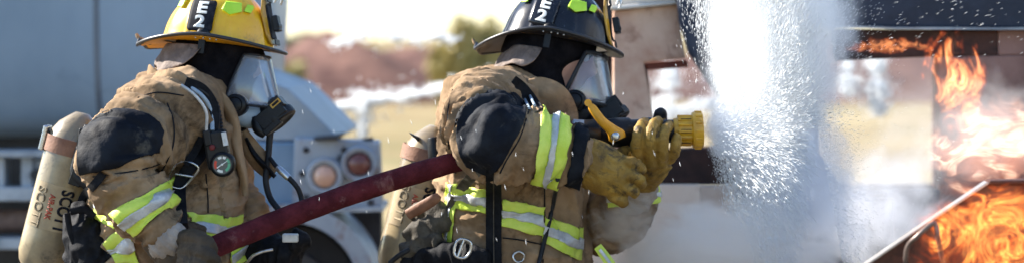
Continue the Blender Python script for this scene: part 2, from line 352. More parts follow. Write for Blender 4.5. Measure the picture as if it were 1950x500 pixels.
leafm = [mat('leaf_dark', (.035, .06, .02), (.07, .10, .03), 2, .7), mat('leaf_mid', (.08, .10, .03), (.14, .15, .045), 2, .7), mat('leaf_dry', (.30, .25, .08), (.42, .35, .14), 2, .7)]
barkm = mat('bark', (.10, .075, .05), (.17, .13, .09), 6, .9)
def tree(name, px, Y, wpx, top, lm, label, cat='tree', n=1500, base=0.0, leaf=.10):
    b = P(px, 70, Y); H = CZ - (top - HZ) / F * Y; W = M(wpx, Y) / 2
    t = thing(name, (b.x, Y, 0), label, cat, 'trees and bushes beyond the field')
    tr = MB()
    tr.tube([(b.x, Y, 0, H * .035, H * .035), (b.x + .1, Y, H * .35, H * .028, H * .028), (b.x, Y, H * .8, H * .01, H * .01)], 8, 3)
    limbs = []
    for k in range(9):
        a = random.uniform(0, 6.28); e = Vector((b.x + math.cos(a) * W * random.uniform(.3, .7), Y + math.sin(a) * W * .6, H * random.uniform(.35, .85)))
        s0 = Vector((b.x, Y, H * random.uniform(.12, .4))); limbs.append(e)
        tr.tube([(*s0, H * .014, H * .014), (*((s0 + e) / 2 + Vector((0, 0, .1))), H * .01, H * .01), (*e, .01, .01)], 6, 3)
    tr.obj('trunk', barkm, t)
    L_ = MB(); cl = [e + Vector((random.gauss(0, W * .15), random.gauss(0, W * .15), random.gauss(0, H * .05))) for e in limbs for _ in range(3)]
    for k in range(n):
        q = random.choice(cl); p = q + Vector((random.gauss(0, W * .2), random.gauss(0, W * .2), random.gauss(0, H * .09)))
        if p.z < H * .1: continue
        if p.z > H: p.z = H - random.random() * H * .15
        s = leaf * random.uniform(.6, 1.6); u = Vector((random.gauss(0, 1), random.gauss(0, 1), random.gauss(0, 1))).normalized(); v = u.orthogonal().normalized()
        L_.add([p - u * s, p + v * s * .6, p + u * s, p - v * s * .6], [(0, 1, 2, 3)])
    L_.obj('crown', lm, t, False)
tree('tree', 568, 95, 90, 62, leafm[0], 'dark green tree beyond the field just right of the yellow helmet', n=2200, leaf=.13)
tree('tree', 622, 100, 80, 66, leafm[1], 'olive green tree between the dark tree and the red dirt berm', n=2000, leaf=.13)
tree('bush', 905, 34, 110, 30, leafm[2], 'yellow green bush in front of the berm, left of the black helmet', 'bush', n=6500, leaf=.055)
tree('bush', 850, 36, 70, 62, leafm[2], 'smaller dry bush in front of the berm, left of the yellow green one', 'bush', n=3500, leaf=.05)
tree('bush', 556, 50, 60, 110, leafm[2], 'low pale bush beyond the field, right of the face mask of the yellow-helmeted firefighter', 'bush', n=1200, leaf=.06)

# ---------------------------------------------------------------- tanker truck behind on the left
YT = 7.6
tk_m = mat('tank_paint', (.19, .265, .35), (.26, .345, .44), 1.1, .5, 0, .15, 8, .3, c3=(.12, .175, .235), s3=2.2, t3=.58, coat=.1, stretch=(1, 1, .45))
dark_m = mat('chassis_dark', (.018, .02, .026), (.045, .045, .05), 6, .6)
pale_m = mat('chassis_pale', (.42, .47, .52), (.26, .30, .35), 7, .5, .1, .2, 30, .4, c3=(.10, .10, .11), s3=6, t3=.6)
pale_w = mat('panel_pale', (.36, .41, .47), (.27, .32, .39), 5, .5, 0, .2, 30, .4, c3=(.20, .14, .13), s3=6, t3=.54)
tt = thing('tanker_truck', (P(200, 0, YT).x, YT + 1, 0), 'blue grey tanker truck parked behind the yellow-helmeted firefighter', 'truck')
m = MB(); prof = []
zc = P(0, -170, YT).z; rt = zc - P(0, 272, YT).z; yc = YT + rt * .62
xl, xr = P(-700, 0, YT).x, P(505, 0, YT).x
pr = [(0, rt * .5), (.03, rt * .8), (.1, rt * .95), (.2, rt)]; Lx = xr - xl
pr = pr + [(Lx * .25, rt), (Lx * .5, rt), (Lx * .75, rt)] + [(Lx - t, r_) for t, r_ in reversed(pr)]

def oval(rows_):
    out = []
    for x, r_ in rows_:
        rr = []
        for j in range(96):
            q = 2 * math.pi * j / 96; cs, sn = math.cos(q), math.sin(q)
            rr.append((x, yc + r_ * .62 * math.copysign(abs(cs) ** .42, cs), zc + r_ * math.copysign(abs(sn) ** .42, sn)))
        out.append(rr)
    return out
m.grid(oval([(xl + t, r_) for t, r_ in pr])); m.obj('tank', tk_m, tt)
def hoop(px, w_=.02, pr_=.012, mt=dark_m, nm='tank_seam'):
    a = P(px, 0, YT).x; m = MB(); m.grid(oval([(a - w_ / 2, rt - .01), (a - w_ / 2, rt + pr_ * .5), (a, rt + pr_), (a + w_ / 2, rt + pr_ * .5), (a + w_ / 2, rt - .01)])); m.obj(nm, mt, tt)
seam_m = mat('seam', (.10, .13, .17), (.15, .18, .22), 6, .5)
hoop(183, .022, .006, seam_m); hoop(-190, .022, .006, seam_m)
# a dent and small marks on the tank
def bar(x0, y0, x1, y1, Y, th, mt, nm, parent=None, bev=.004):
    m = MB(); m.prism([(x0, y0), (x1, y0), (x1, y1), (x0, y1)], Y, th); return m.obj(nm, mt, parent or tt, False, bev)
bar(-700, 286, 300, 299, YT - .05, .12, pale_m, 'frame_rail'); bar(-700, 356, 300, 382, YT - .05, .14, pale_m, 'frame_rail')
bar(-700, 452, 300, 474, YT - .02, .14, pale_m, 'frame_rail')
bar(-700, 250, 560, 520, YT + .35, .1, dark_m, 'undercarriage')
bar(40, 299, 62, 356, YT, .1, pale_m, 'bracket'); bar(60, 303, 88, 350, YT + .02, .1, pale_m, 'bracket'); bar(-8, 299, 8, 356, YT, .1, pale_m, 'bracket')
m = MB(); a = P(68, 332, YT - .01); m.lathe(a, a + Vector((0, .06, 0)), [(0, .022), (.06, .022)], 20); m.obj('pipe_end', dark_m, tt)
m = MB(); m.tpx([(-20, 420, YT + .1, 22), (60, 418, YT + .1, 22), (140, 422, YT + .1, 20)], 14); m.obj('rusty_pipe', mat('rusty', (.12, .075, .06), (.2, .14, .12), 12, .7), tt)
# sloped rear end beyond the tank, lamp panel, mudguard, wheel
YR = 7.0
m = MB(); m.prism([(440, 128), (548, 168), (588, 205), (645, 262), (640, 268), (440, 268)], YR + .05, .9); m.obj('rear_slope', mat('slope_paint', (.27, .32, .37), (.36, .42, .48), 3, .5, 0, .1, 20, .4, c3=(.16, .18, .20), s3=3, t3=.55), tt, False, .02)
m = MB(); m.prism([(440, 270), (566, 270), (566, 400), (440, 400)], YR + .03, .8); m.obj('tool_locker', mat('locker_blue', (.13, .22, .33), (.18, .28, .40), 5, .45), tt, False, .01)
m = MB(); m.prism([(560, 262), (722, 268), (728, 400), (556, 404)], YR, .10); m.obj('lamp_panel', pale_w, tt, False, .008)
m = MB(); m.prism([(596, 262), (650, 256), (642, 266), (598, 268)], YR - .06, .2); m.obj('lip', dark_m, tt, False, .004)
def lamp(px, py, rpx, c1, c2, nm, label):
    a = P(px, py, YR - .012); r_ = M(rpx, YR)
    m = MB(); m.lathe(a, a + Vector((0, -1, 0)), [(0, r_ * 1.7), (.02, r_ * 1.68), (.028, r_ * 1.5), (.02, r_ * 1.15), (.004, r_ * 1.1)], 32); h = m.obj('lamp', pale_w, tt); h['label'] = label
    m = MB(); m.lathe(a, a + Vector((0, -1, 0)), [(0, r_ * 1.05), (.02, r_ * 1.02), (.035, r_ * .8), (.042, r_ * .4), (.044, 0)], 32); m.obj('lamp_lens', mat(nm, c1, c2, 12, .25, coat=.5), h)
lamp(619, 334, 21, (.72, .45, .32), (.62, .36, .26), 'amber_lens', 'round amber rear lamp')
lamp(685, 311, 21, (.17, .055, .045), (.12, .04, .035), 'red_lens', 'round red rear lamp')
for x, y in ((583, 285), (583, 375), (648, 300), (700, 285), (655, 285), (712, 340), (706, 385), (640, 388), (575, 330)):
    a = P(x, y, YR - .004); m = MB(); m.lathe(a, a + Vector((0, -1, 0)), [(0, .011), (.008, .009), (.01, 0)], 10); m.obj('rivet', dark_m, tt)
m = MB(); m.tpx([(700, 262, YR + .02, 11), (704, 285, YR + .02, 9)], 10); m.obj('bracket', dark_m, tt)
m = MB(); wc = P(560, 545, YR + .1); ro = M(165, YR); rows = []
for i in range(41):
    a = R(-10 + i * 5); ca, sa = math.cos(a), math.sin(a)
    rows.append([(wc.x + ca * r_, wc.y + yy, wc.z + sa * r_) for r_, yy in ((ro, -.14), (ro, .3), (ro - .045, .3), (ro - .045, -.10), (ro - .06, -.14))])
m.grid(rows); m.obj('mudguard', pale_w, tt)
m = MB(); A_ = Vector((wc.x, wc.y - .05, wc.z)); m.lathe(A_, A_ + Vector((0, 1, 0)), [(0, ro * .3), (0, ro * .72), (.03, ro * .78), (.2, ro * .80), (.3, ro * .76), (.3, .05)], 48); wh = m.obj('wheel', mat('tyre', (.010, .010, .012), (.022, .022, .024), 8, .8), tt)
m = MB(); m.lathe(A_ - Vector((0, .01, 0)), A_ + Vector((0, 1, 0)), [(0, .04), (0, ro * .42), (.02, ro * .46), (.06, ro * .46), (.06, .02)], 32); m.obj('rim', dark_m, wh)
bar(560, 402, 726, 560, YR + .3, .1, dark_m, 'undercarriage')
m = MB(); m.prism([(560, 396), (728, 392), (730, 402), (560, 406)], YR - .03, .3); m.obj('panel_ledge', pale_m, tt, False, .003)

# ---------------------------------------------------------------- burnt vehicle on the right
YV = 6.2; D = 1.55
pink_m = mat('burnt_paint_pink', (.46, .27, .19), (.62, .45, .35), 6, .75, 0, .3, 40, .3, c3=(.24, .12, .08), s3=4.5, t3=.56, detail=8)
bone_m = mat('bone_paint_sunlit', (.68, .55, .45), (.78, .68, .58), 4, .8, 0, .3, 40, .3, c3=(.40, .27, .21), s3=4, t3=.6, detail=8)  # pale paint lightened further to stand in for sunlight missing on this side
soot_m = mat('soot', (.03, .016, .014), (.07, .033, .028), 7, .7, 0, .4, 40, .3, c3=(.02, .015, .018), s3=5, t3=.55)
navy_m = mat('navy_metal', (.018, .025, .045), (.035, .046, .075), 6, .55, .1, .3, 30, .3, c3=(.015, .018, .03), s3=4, t3=.58)
mauve_m = mat('scorched_side', (.18, .095, .08), (.28, .165, .145), 4, .6, 0, .3, 30, .3, c3=(.09, .04, .035), s3=3, t3=.58)
rust_m = mat('rust_red', (.16, .045, .03), (.10, .03, .025), 9, .8)
vv = thing('burnt_van', (P(1560, 0, YV).x, YV + D / 2, 0), 'burnt-out van with open window frames behind the water fog', 'van')
def vp(poly, mt, nm, Y=YV, th=.05, bev=.006, label=None, par=None):
    m = MB(); m.prism(poly, Y, th); o = m.obj(nm, mt, par or vv, False, bev)
    if label: o['label'] = label
    return o
vp([(1168, 20), (1292, 8), (1297, 60), (1306, 112), (1262, 116), (1226, 120), (1238, 180), (1246, 262), (1250, 300), (1168, 300)], pink_m, 'front_pillar', label='pink scorched corner pillar')
vp([(1100, 302), (1252, 302), (1250, 350), (1335, 350), (1337, 420), (1330, 620), (1100, 620)], bone_m, 'lower_door', label='pale bone lower body panel with sunlight painted in')
vp([(1330, 352), (1420, 352), (1440, 620), (1334, 620)], bone_m, 'lower_door', YV + .012, label='pale panel behind the mist')
vp([(1160, 12), (1286, 1), (1292, 8), (1168, 20)], mat('roof_edge', (.62, .60, .56), (.5, .47, .42), 9, .5), 'roof_edge', YV - .04, .1)
vp([(1224, 121), (1308, 114), (1312, 128), (1234, 134)], rust_m, 'window_rim', YV + .02, .10)
vp([(1224, 121), (1233, 134), (1249, 270), (1244, 270)], soot_m, 'window_rim', YV + .02, .10)
vp([(1253, 286), (1395, 278), (1402, 348), (1253, 349)], soot_m, 'door_recess', YV + .03, .10, label='sooty dark strip under the window')
# navy sheet painting the open door's shaded interior; edge curves down through the spray
vp([(1287, -40), (1545, -40), (1550, 0), (1560, 120), (1560, 290), (1615, 372), (1700, 380), (1712, 640), (1380, 640), (1405, 350), (1398, 250), (1384, 205), (1345, 150), (1312, 100), (1294, 40)], navy_m, 'door_interior_sheet', YV - .08, .06, .01, label='dark navy sheet for the open door and shaded van interior, seen through the spray')
vp([(1560, -60), (2300, -60), (2300, 50), (1900, 53), (1700, 52), (1567, 47)], navy_m, 'roof_panel', YV - .02, .07, label='dark blue roof side')
vp([(1567, 47), (1700, 52), (1900, 53), (2300, 50), (2300, 54), (1900, 57), (1700, 56), (1567, 51)], pale_m, 'drip_rail', YV - .05, .05, .001)
vp([(1585, 56), (1900, 57), (1900, 106), (1784, 108), (1592, 116)], soot_m, 'window_header', YV + .01)
vp([(1784, 108), (1900, 106), (2300, 100), (2300, 640), (1800, 640), (1790, 360), (1787, 200)], mauve_m, 'rear_side', YV + .01)
vp([(1900, 57), (2300, 54), (2300, 100), (1900, 106)], mauve_m, 'rear_side', YV + .013)
vp([(1629, 364), (1790, 360), (1800, 640), (1712, 640), (1700, 380)], navy_m, 'lower_side', YV + .012)
vp([(1160, -60), (1287, -60), (1291, 0), (1160, 11)], bone_m, 'roof_panel', YV + .0, .05, .002)
# far side and roof so the shell has its depth
def box3(x0, x1, y0, y1, z0, z1, mt, nm):
    m = MB(); m.box(((x0 + x1) / 2, (y0 + y1) / 2, (z0 + z1) / 2), (x1 - x0, y1 - y0, z1 - z0)); return m.obj(nm, mt, vv, False, .005)
X = lambda px: P(px, 0, YV).x
Z = lambda py: P(0, py, YV).z
box3(X(1165), X(2300), YV + .06, YV + D, Z(-60), Z(-60) + .04, navy_m, 'roof')
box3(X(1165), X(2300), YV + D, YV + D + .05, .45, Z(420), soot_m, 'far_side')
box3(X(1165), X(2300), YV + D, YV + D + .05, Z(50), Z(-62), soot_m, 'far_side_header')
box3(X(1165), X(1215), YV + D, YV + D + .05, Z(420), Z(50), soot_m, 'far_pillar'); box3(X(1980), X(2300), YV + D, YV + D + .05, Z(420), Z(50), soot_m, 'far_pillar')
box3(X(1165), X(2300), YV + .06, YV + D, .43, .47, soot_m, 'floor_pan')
for wx in (1330, 2150):
    m = MB(); q = Vector((X(wx), YV - .02, .34)); m.lathe(q, q + Vector((0, 1, 0)), [(0, .1), (0, .3), (.03, .33), (.2, .33), (.22, .3), (.22, .1)], 40); m.obj('wheel', dark_m, vv)

# ---------------------------------------------------------------- steel fire box in the right foreground
YB = 4.2
bb = thing('steel_fire_box', (P(1900, 0, YB).x, YB + .3, 0), 'dark rusty steel fire box with bright sloped edge, lower right corner', 'fire box')
fbm = mat('fire_box_steel', (.05, .02, .014), (.10, .04, .025), 9, .6, .2, .4, 50, .4, c3=(.02, .012, .01), s3=7, t3=.56)
for dy in (.06, .75):
    m = MB(); m.prism([(1640, 512), (1760, 428), (1882, 349), (2300, 344), (2300, 1300), (1640, 1300)], YB + dy, .02); m.obj('side_plate', fbm, bb, False, .003)
m = MB(); m.prism([(1634, 512), (1640, 508), (1758, 427), (1880, 345), (1884, 348), (1761, 430), (1641, 512)], YB + .03, .03); m.obj('edge_strip', mat('bright_edge', (.50, .47, .45), (.36, .32, .30), 20, .35, .6), bb, False, .001)
m = MB(); m.prism([(1884, 343), (2300, 338), (2300, 344), (1884, 350)], YB + .03, .05); m.obj('top_rail', fbm, bb, False, .002)
m = MB(); m.tpx([(1724, 510, YB + .03, 5), (1728, 470, YB, 5), (1748, 448, YB - .02, 5), (1774, 426, YB - .02, 5), (1782, 428, YB - .02, 5), (1787, 455, YB - .02, 5), (1798, 510, YB + .02, 5)], 12, 5); m.obj('handle', mat('handle_steel', (.22, .17, .15), (.12, .09, .08), 20, .4, .5), bb)
# ---------------------------------------------------------------- people
def torso(mb, rows, hd=.23, e=2.5, n=40):
    """rows: py, left px, right px, Y centre, half depth, (shear of row)"""
    a = cr(rows, 5); out = []
    for py, xl, xr, Yc, h, tilt in a:
        c = P((xl + xr) / 2, py, Yc); rx = M((xr - xl) / 2, Yc); r = []
        for j in range(n):
            q = 2 * math.pi * j / n; cs, sn = math.cos(q), math.sin(q)
            x = rx * math.copysign(abs(cs) ** (2 / e), cs); y = h * math.copysign(abs(sn) ** (2 / e), sn)
            r.append((c.x + x, c.y + y, c.z - x * tilt))
        out.append(r)
    mb.grid(out)
def head_mesh(mb, Hm):
    """head in the helmet's frame: x forward, z up, origin at the helmet rim centre"""
    n, k = 44, 40; rows = []
    for i in range(k + 1):
        v = -1 + 2 * i / k; z = -.045 + v * .115
        if v > 0: rr = math.sqrt(max(0, 1 - v * v)); rr = rr ** .9
        else: rr = (1 - abs(v) ** 3.2) ** .5 * (1 - .22 * abs(v)) if v > -1 else 0
        r = []
        for j in range(n):
            q = 2 * math.pi * j / n; cx, sy = math.cos(q), math.sin(q); x = .096 * cx * rr; y = .074 * sy * rr
            if cx > 0:
                f = max(0, cx) ** 6; zz = z + .045
                x += f * .022 * math.exp(-((zz + .022) / .016) ** 2) * math.exp(-(y / .014) ** 2) * 1.2   # nose tip
                x += .010 * math.exp(-((zz - .002) / .022) ** 2) * math.exp(-(y / .010) ** 2)             # bridge
                x += .006 * math.exp(-((zz - .030) / .012) ** 2) * math.exp(-(y / .045) ** 2)             # brow
                x -= .010 * math.exp(-((zz - .012) / .010) ** 2) * (math.exp(-((y - .031) / .015) ** 2) + math.exp(-((y + .031) / .015) ** 2))
                x += .007 * math.exp(-((zz + .052) / .007) ** 2) * math.exp(-(y / .022) ** 2) + .007 * math.exp(-((zz + .066) / .007) ** 2) * math.exp(-(y / .02) ** 2)
                x += .010 * math.exp(-((zz + .092) / .014) ** 2) * math.exp(-(y / .022) ** 2)
                x += .004 * math.exp(-((zz + .02) / .02) ** 2) * (math.exp(-((y - .04) / .018) ** 2) + math.exp(-((y + .04) / .018) ** 2))
            r.append(Hm @ Vector((x, y, z)))
        rows.append(r)
    mb.grid(rows)
def hx(px, py, O, Yc):   # picture offset -> local metres relative to helmet origin px O
    return (px - O[0]) / F * Yc, -(py - O[1]) / F * Yc
def helmet(person, Hm, shell, lining, drop, kind):
    a, b, H = .136, .112, .158
    inv = Hm
    def surf(x, z, off=0.):
        z = max(0, z); s = min(.98, z / H); al = math.asin(s); Rr = math.cos(al) ** 1.3
        t = 1 - (x / (a * Rr)) ** 2; y = -b * Rr * math.sqrt(max(.02, t))
        nrm = Vector((x / a ** 2, y / b ** 2, z / H ** 2 * 1.0)).normalized(); return Vector((x, y, z)) + nrm * off
    m = MB(); rows = []
    for i in range(29):
        al = R(90) * i / 28; Rr = max(math.cos(al), 0) ** 1.3; z = H * math.sin(al); r = []
        for j in range(128):
            q = 2 * math.pi * j / 128; rid = 0
            for kk in range(8):
                dq = abs((q - (kk + .5) * math.pi / 4 + math.pi) % (2 * math.pi) - math.pi); rid += math.exp(-(dq * max(Rr, .2) / .035) ** 2)
            k = 1 + .024 * rid * min(1, Rr * 1.5) + .012 * abs(math.cos(4 * q)) * Rr; fl = .004 * math.exp(-(z / .012) ** 2)
            r.append((math.cos(q) * (a * max(Rr, .02) * k + fl), math.sin(q) * (b * max(Rr, .02) * k + fl), z - .004))
        rows.append(r)
    m.grid(rows); m.xf(Hm); h = m.obj('helmet', shell, person)
    # brim
    def brim(s, q, up=0.):
        cs, sn = math.cos(q), math.sin(q); X_ = .172 if cs > 0 else .203; x = cs * ((a - .006) + (X_ - a + .006) * s); y = sn * ((b - .006) + (.150 - b + .006) * s)
        back = max(0, -cs); fr = max(0, cs)
        z = -.002 - s * .008 * fr - drop * s ** 1.2 * back ** 1.5 + .012 * s * abs(sn) ** 2 + up
        if back > .985: z += .022 * ((back - .985) / .015) * max(0, s - .7) / .3
        return Vector((x, y, z))
    n = 96; m = MB()
    top = [[brim(s, 2 * math.pi * j / n, .002) for j in range(n)] for s in (0, .25, .5, .75, 1)]; bot = [[brim(s, 2 * math.pi * j / n, -.002) for j in range(n)] for s in (1, .75, .5, .25, 0)]
    m.grid(top + bot + [top[0]], True, False); m.xf(Hm); br = m.obj('brim', K['rim'], h)
    m = MB(); m.tube([(*(brim(1, 2 * math.pi * j / 48)), .0042, .0045) for j in range(49)], 10, 2, False); m.xf(Hm); m.obj('brim_edge', K['rim'], h)
    m = MB(); m.grid([[brim(s, 2 * math.pi * j / n, -.0045) for j in range(n)] for s in (.1, .5, .86)] + [[brim(s, 2 * math.pi * j / n, -.003) for j in range(n)] for s in (.86, .5, .1)], True, False); m.xf(Hm); m.obj('brim_lining', lining, h)
    # tan hook at the back tip
    m = MB(); t = brim(1, math.pi); m.tube([(t.x + .012, 0, t.z - .004, .004, .008), (t.x - .004, 0, t.z, .005, .010), (t.x - .012, 0, t.z + .010, .003, .007)], 10, 4); m.xf(Hm); m.obj('hook', K['canvas2'], h)
    # number plate
    def onto(me, x0, z0, off, th=.0015, rot=0.):
        co = vco(me); out = []
        for q in co:
            u = q[0] * math.cos(rot) - q[1] * math.sin(rot); v_ = q[0] * math.sin(rot) + q[1] * math.cos(rot)
            out.append(surf(x0 + u, z0 + v_, off))
        setco(me, [tuple(Hm @ o) for o in out]); return me
    def plate(w_, h_, x0, z0, off, name, mt, rot=0., rad=.008, poly=None):
        bm = bmesh.new(); pts = []
        if poly: pts = poly
        else:
            for cx_, cz_, a0 in ((w_ / 2 - rad, h_ / 2 - rad, 0), (-w_ / 2 + rad, h_ / 2 - rad, 90), (-w_ / 2 + rad, -h_ / 2 + rad, 180), (w_ / 2 - rad, -h_ / 2 + rad, 270)):
                pts += [(cx_ + rad * math.cos(R(a0 + i * 22.5)), cz_ + rad * math.sin(R(a0 + i * 22.5))) for i in range(5)]
        f = bm.faces.new([bm.verts.new((x, z, 0)) for x, z in pts])
        xs = [p[0] for p in pts]; ys = [p[1] for p in pts]
        for i in range(1, 8): bmesh.ops.bisect_plane(bm, geom=bm.verts[:] + bm.edges[:] + bm.faces[:], plane_co=(min(xs) + (max(xs) - min(xs)) * i / 8, 0, 0), plane_no=(1, 0, 0))
        for i in range(1, 10): bmesh.ops.bisect_plane(bm, geom=bm.verts[:] + bm.edges[:] + bm.faces[:], plane_co=(0, min(ys) + (max(ys) - min(ys)) * i / 10, 0), plane_no=(0, 1, 0))
        bmesh.ops.triangulate(bm, faces=bm.faces)
        me = bpy.data.meshes.new(name); bm.to_mesh(me); bm.free(); onto(me, x0, z0, off, rot=rot)
        o = mkobj(name, me, mt, h, True, fixn=False); s = o.modifiers.new('solid', 'SOLIDIFY'); s.thickness = .002; s.offset = 0; return o
    lean = .0 if kind == 0 else .10; PX0 = -.016 if kind == 0 else -.026
    plate(.062, .076, PX0, .055, .0095, 'number_plate', K['ink'] if kind == 0 else K['black_gloss'], -lean)
    for ch, dz in (('E', .0165), ('2', -.0165)):
        me = textmesh(ch, .038, .0015, 1.32)
        co = vco(me); co[:, 1] += dz; setco(me, co)
        bm = bmesh.new(); bm.from_mesh(me)
        for i in range(-4, 5):
            bmesh.ops.bisect_plane(bm, geom=bm.verts[:] + bm.edges[:] + bm.faces[:], plane_co=(i * .004, 0, 0), plane_no=(1, 0, 0))
            bmesh.ops.bisect_plane(bm, geom=bm.verts[:] + bm.edges[:] + bm.faces[:], plane_co=(0, dz + i * .004, 0), plane_no=(0, 1, 0))
        bm.to_mesh(me); bm.free()
        onto(me, PX0, .055, .0122, rot=-lean)
        o = mkobj('lettering', me, K['white'], h, False, fixn=False); s = o.modifiers.new('solid', 'SOLIDIFY'); s.thickness = .001; s.offset = 0
    plate(0, 0, .050, .083, .0045, 'reflective_sticker', K['tag'], 0, poly=[(-.018, .014), (-.023, -.006), (-.002, -.018), (.022, -.008), (.016, .014)])
    plate(0, 0, .086, .087, .0045, 'reflective_sticker', K['tag'], 0, poly=[(-.008, .008), (-.010, -.010), (.004, -.012), (.006, .002), (.002, .008)])
    plate(0, 0, -.082, .09, .0055, 'reflective_sticker', K['tag'], 0, poly=[(-.006, .016), (-.010, -.016), (.006, -.014), (.012, .014)])
    # side knob and rivets
    m = MB(); p = surf(-.005, .012, .002)
    m.lathe(p + Vector((0, .006, 0)), p + Vector((0, -.03, 0)), [(0, .017), (.012, .017), (.016, .013), (.018, .006), (.018, 0)], 24)
    m.box(p + Vector((0, -.006, -.028)), (.016, .006, .04)); m.xf(Hm); m.obj('side_knob', K['black'], h)
    m = MB()
    for x in (-.012, .004, .018, .032):
        q = brim(.55, math.atan2(-.13, x), -.004); m = MB(); m.ell(q + Vector((0, -.012, 0)), (.0024, .0024, .0024), 8); m.xf(Hm); m.obj('rivet', K['steel'], h)
    # front shield, its bracket and small lettering
    rt_ = Matrix.Rotation(R(-17), 3, 'Y'); m = MB(); cz = Vector((.131, 0, .058))
    pol = [(-.030, -.052), (.030, -.052), (.038, -.03), (.041, .03), (.030, .066), (0, .078), (-.030, .066), (-.041, .03), (-.038, -.03)]
    def slab(sc, x0, x1):
        v = [rt_ @ Vector((x0 - (y / .041) ** 2 * .012, y * sc, z * sc)) + cz for y, z in pol] + [rt_ @ Vector((x1 - (y / .041) ** 2 * .012, y * sc, z * sc)) + cz for y, z in pol]; n_ = len(pol)
        m.add(v, [tuple(range(n_)), tuple(reversed(range(n_, 2 * n_)))] + [(i, i + n_, (i + 1) % n_ + n_, (i + 1) % n_) for i in range(n_)])
    slab(1, 0, .005); m.xf(Hm); m.obj('front_shield', K['gold'], h, False, .001)
    m = MB(); slab(.72, .0055, .009); m.xf(Hm); m.obj('shield_panel', K['ink'], h, False, .001)
    m = MB(); m.box(cz + Vector((.016, -.012, .002)), (.016, .03, .040), rt_.to_3x3()); m.box(cz + Vector((.024, -.012, -.002)), (.006, .034, .012), rt_.to_3x3()); m.xf(Hm); m.obj('shield_buckle', K['black'], h, False, .003)
    m = MB(); m.tube([(.128, -.03, .15, .004, .004), (.142, -.03, .128, .004, .004), (.140, -.03, .11, .003, .003)], 8); m.xf(Hm); m.obj('shield_wire', K['steel'], h); m = MB(); m.tube([(.128, .03, .15, .004, .004), (.142, .03, .128, .004, .004), (.140, .03, .11, .003, .003)], 8); m.xf(Hm); m.obj('shield_wire', K['steel'], h)
    for z_, off in ((-.047, .0075), (.062, .0075)):
        m = MB(); m.box(rt_ @ Vector((.0062, 0, z_)) + cz, (.003, .040, .014), rt_.to_3x3()); m.xf(Hm); m.obj('shield_panel', K['black'], h, False)
    return h, surf
def mask_on(person, Hm, tilt=0., kind=0):
    t = Hm
    def ring(z, k=0.):
        u = (-.026 - z) / .121; fx = .133 + (.176 - .133) * u; bx = .088 + (.052 - .088) * u; wd = .066 + .012 * math.sin(u * 2.4); return fx, bx, wd
    # lens
    m = MB(); rows = []; rows2 = []
    for i in range(13):
        z = -.026 - .121 * i / 12; fx, bx, wd = ring(z)
        rows.append([(bx + (fx - bx) * max(0, math.cos(q)) ** .75, wd * math.sin(q), z) for q in np.linspace(-math.pi / 2, math.pi / 2, 25)])
    m.grid(rows, False, False); m.xf(Hm); o = m.obj('face_mask', lensm if kind == 0 else lensm2, person); s = o.modifiers.new('solid', 'SOLIDIFY'); s.thickness = .002; s.offset = 1; mk = o
    # frame round the lens
    m = MB(); left = [ring(-.026 - .121 * i / 8) for i in range(9)]
    loop = []
    for i in range(9): z = -.026 - .121 * i / 8; loop.append((left[i][1], -left[i][2], z))
    fx, bx, wd = ring(-.147)
    loop += [(bx + (fx - bx) * max(0, math.cos(q)) ** .75, wd * math.sin(q), -.149) for q in np.linspace(-math.pi / 2, math.pi / 2, 9)[1:-1]]
    for i in reversed(range(9)): z = -.026 - .121 * i / 8; loop.append((left[i][1], left[i][2], z))
    fx, bx, wd = ring(-.026)
    loop += [(bx + (fx - bx) * max(0, math.cos(q)) ** .75, wd * math.sin(q), -.024) for q in np.linspace(math.pi / 2, -math.pi / 2, 9)[1:-1]]
    loop.append(loop[0]); m.tube([(*q, .0032 if kind == 0 else .0055, .0032 if kind == 0 else .006) for q in loop], 8, 2, False); m.xf(Hm); m.obj('mask_frame', K['rubber'], mk)
    # rubber skirt back to the hood and chin cup
    m = MB(); rows = []
    for x0, sc in ((.050, 1.0), (.03, 1.12)):
        rows.append([(left[i][1] + (x0 - .055), -left[i][2] * sc, -.026 - .121 * i / 8) for i in range(9)])
    m.tube([(.055, -.055, -.150, .024, .03), (.085, -.03, -.172, .03, .03), (.12, 0, -.172, .032, .04)], 14); m.tube([(.055, .055, -.150, .024, .03), (.085, .03, -.172, .03, .03), (.12, 0, -.172, .032, .04)], 14)
    m.xf(Hm); m.obj('chin_cup', K['bluegrey'] if kind == 0 else K['rubber'], mk)
    # voice emitter disc on the near cheek
    p = Vector((.082, -.068, -.152)); m = MB(); m.lathe(p + Vector((0, .03, 0)), p - Vector((0, .012, 0)), [(0, .020), (.01, .028), (.036, .029), (.041, .026), (.043, .020), (.040, .017), (.043, .010), (.043, 0)], 32); m.xf(Hm); m.obj('voice_emitter', K['black'], mk)
    # regulator
    m = MB(); c0 = Vector((.169, 0, -.176)); rg = Matrix.Rotation(R(44), 3, 'Y')
    def at(x, y, z): return c0 + rg @ Vector((x, y, z))
    m.lathe(at(-.045, 0, .004), at(.04, 0, .004), [(0, .030), (.012, .038), (.034, .040), (.038, .047), (.054, .048), (.060, .046), (.062, .038), (.058, .030), (.058, 0)], 36)
    m.box(at(-.010, -.030, .004), (.040, .034, .074), rg); m.box(at(-.022, -.020, .030), (.030, .050, .034), rg)
    m.box(at(.016, -.036, -.012), (.016, .022, .050), rg); m.tube([(*at(-.03, -.03, -.03), .014, .016), (*at(-.005, -.035, -.042), .015, .014), (*at(.018, -.03, -.040), .010, .012)], 12)
    m.xf(Hm); rgo = m.obj('regulator', K['black'], mk, True, .002)
    if kind == 0:
        m = MB(); m.box(at(-.022, -.0465, .032), (.012, .003, .028), rg); m.xf(Hm); m.obj('regulator_label', K['gold'], mk, False)
        m = MB()
        m.box(at(-.022, -.0485, .032), (.006, .001, .020), rg); m.xf(Hm); m.obj('regulator_marks', K['ink'], mk, False)
    return mk, at
lensm = bpy.data.materials.new('clear_lens'); lensm.use_nodes = True; _t = lensm.node_tree; _t.nodes.clear()
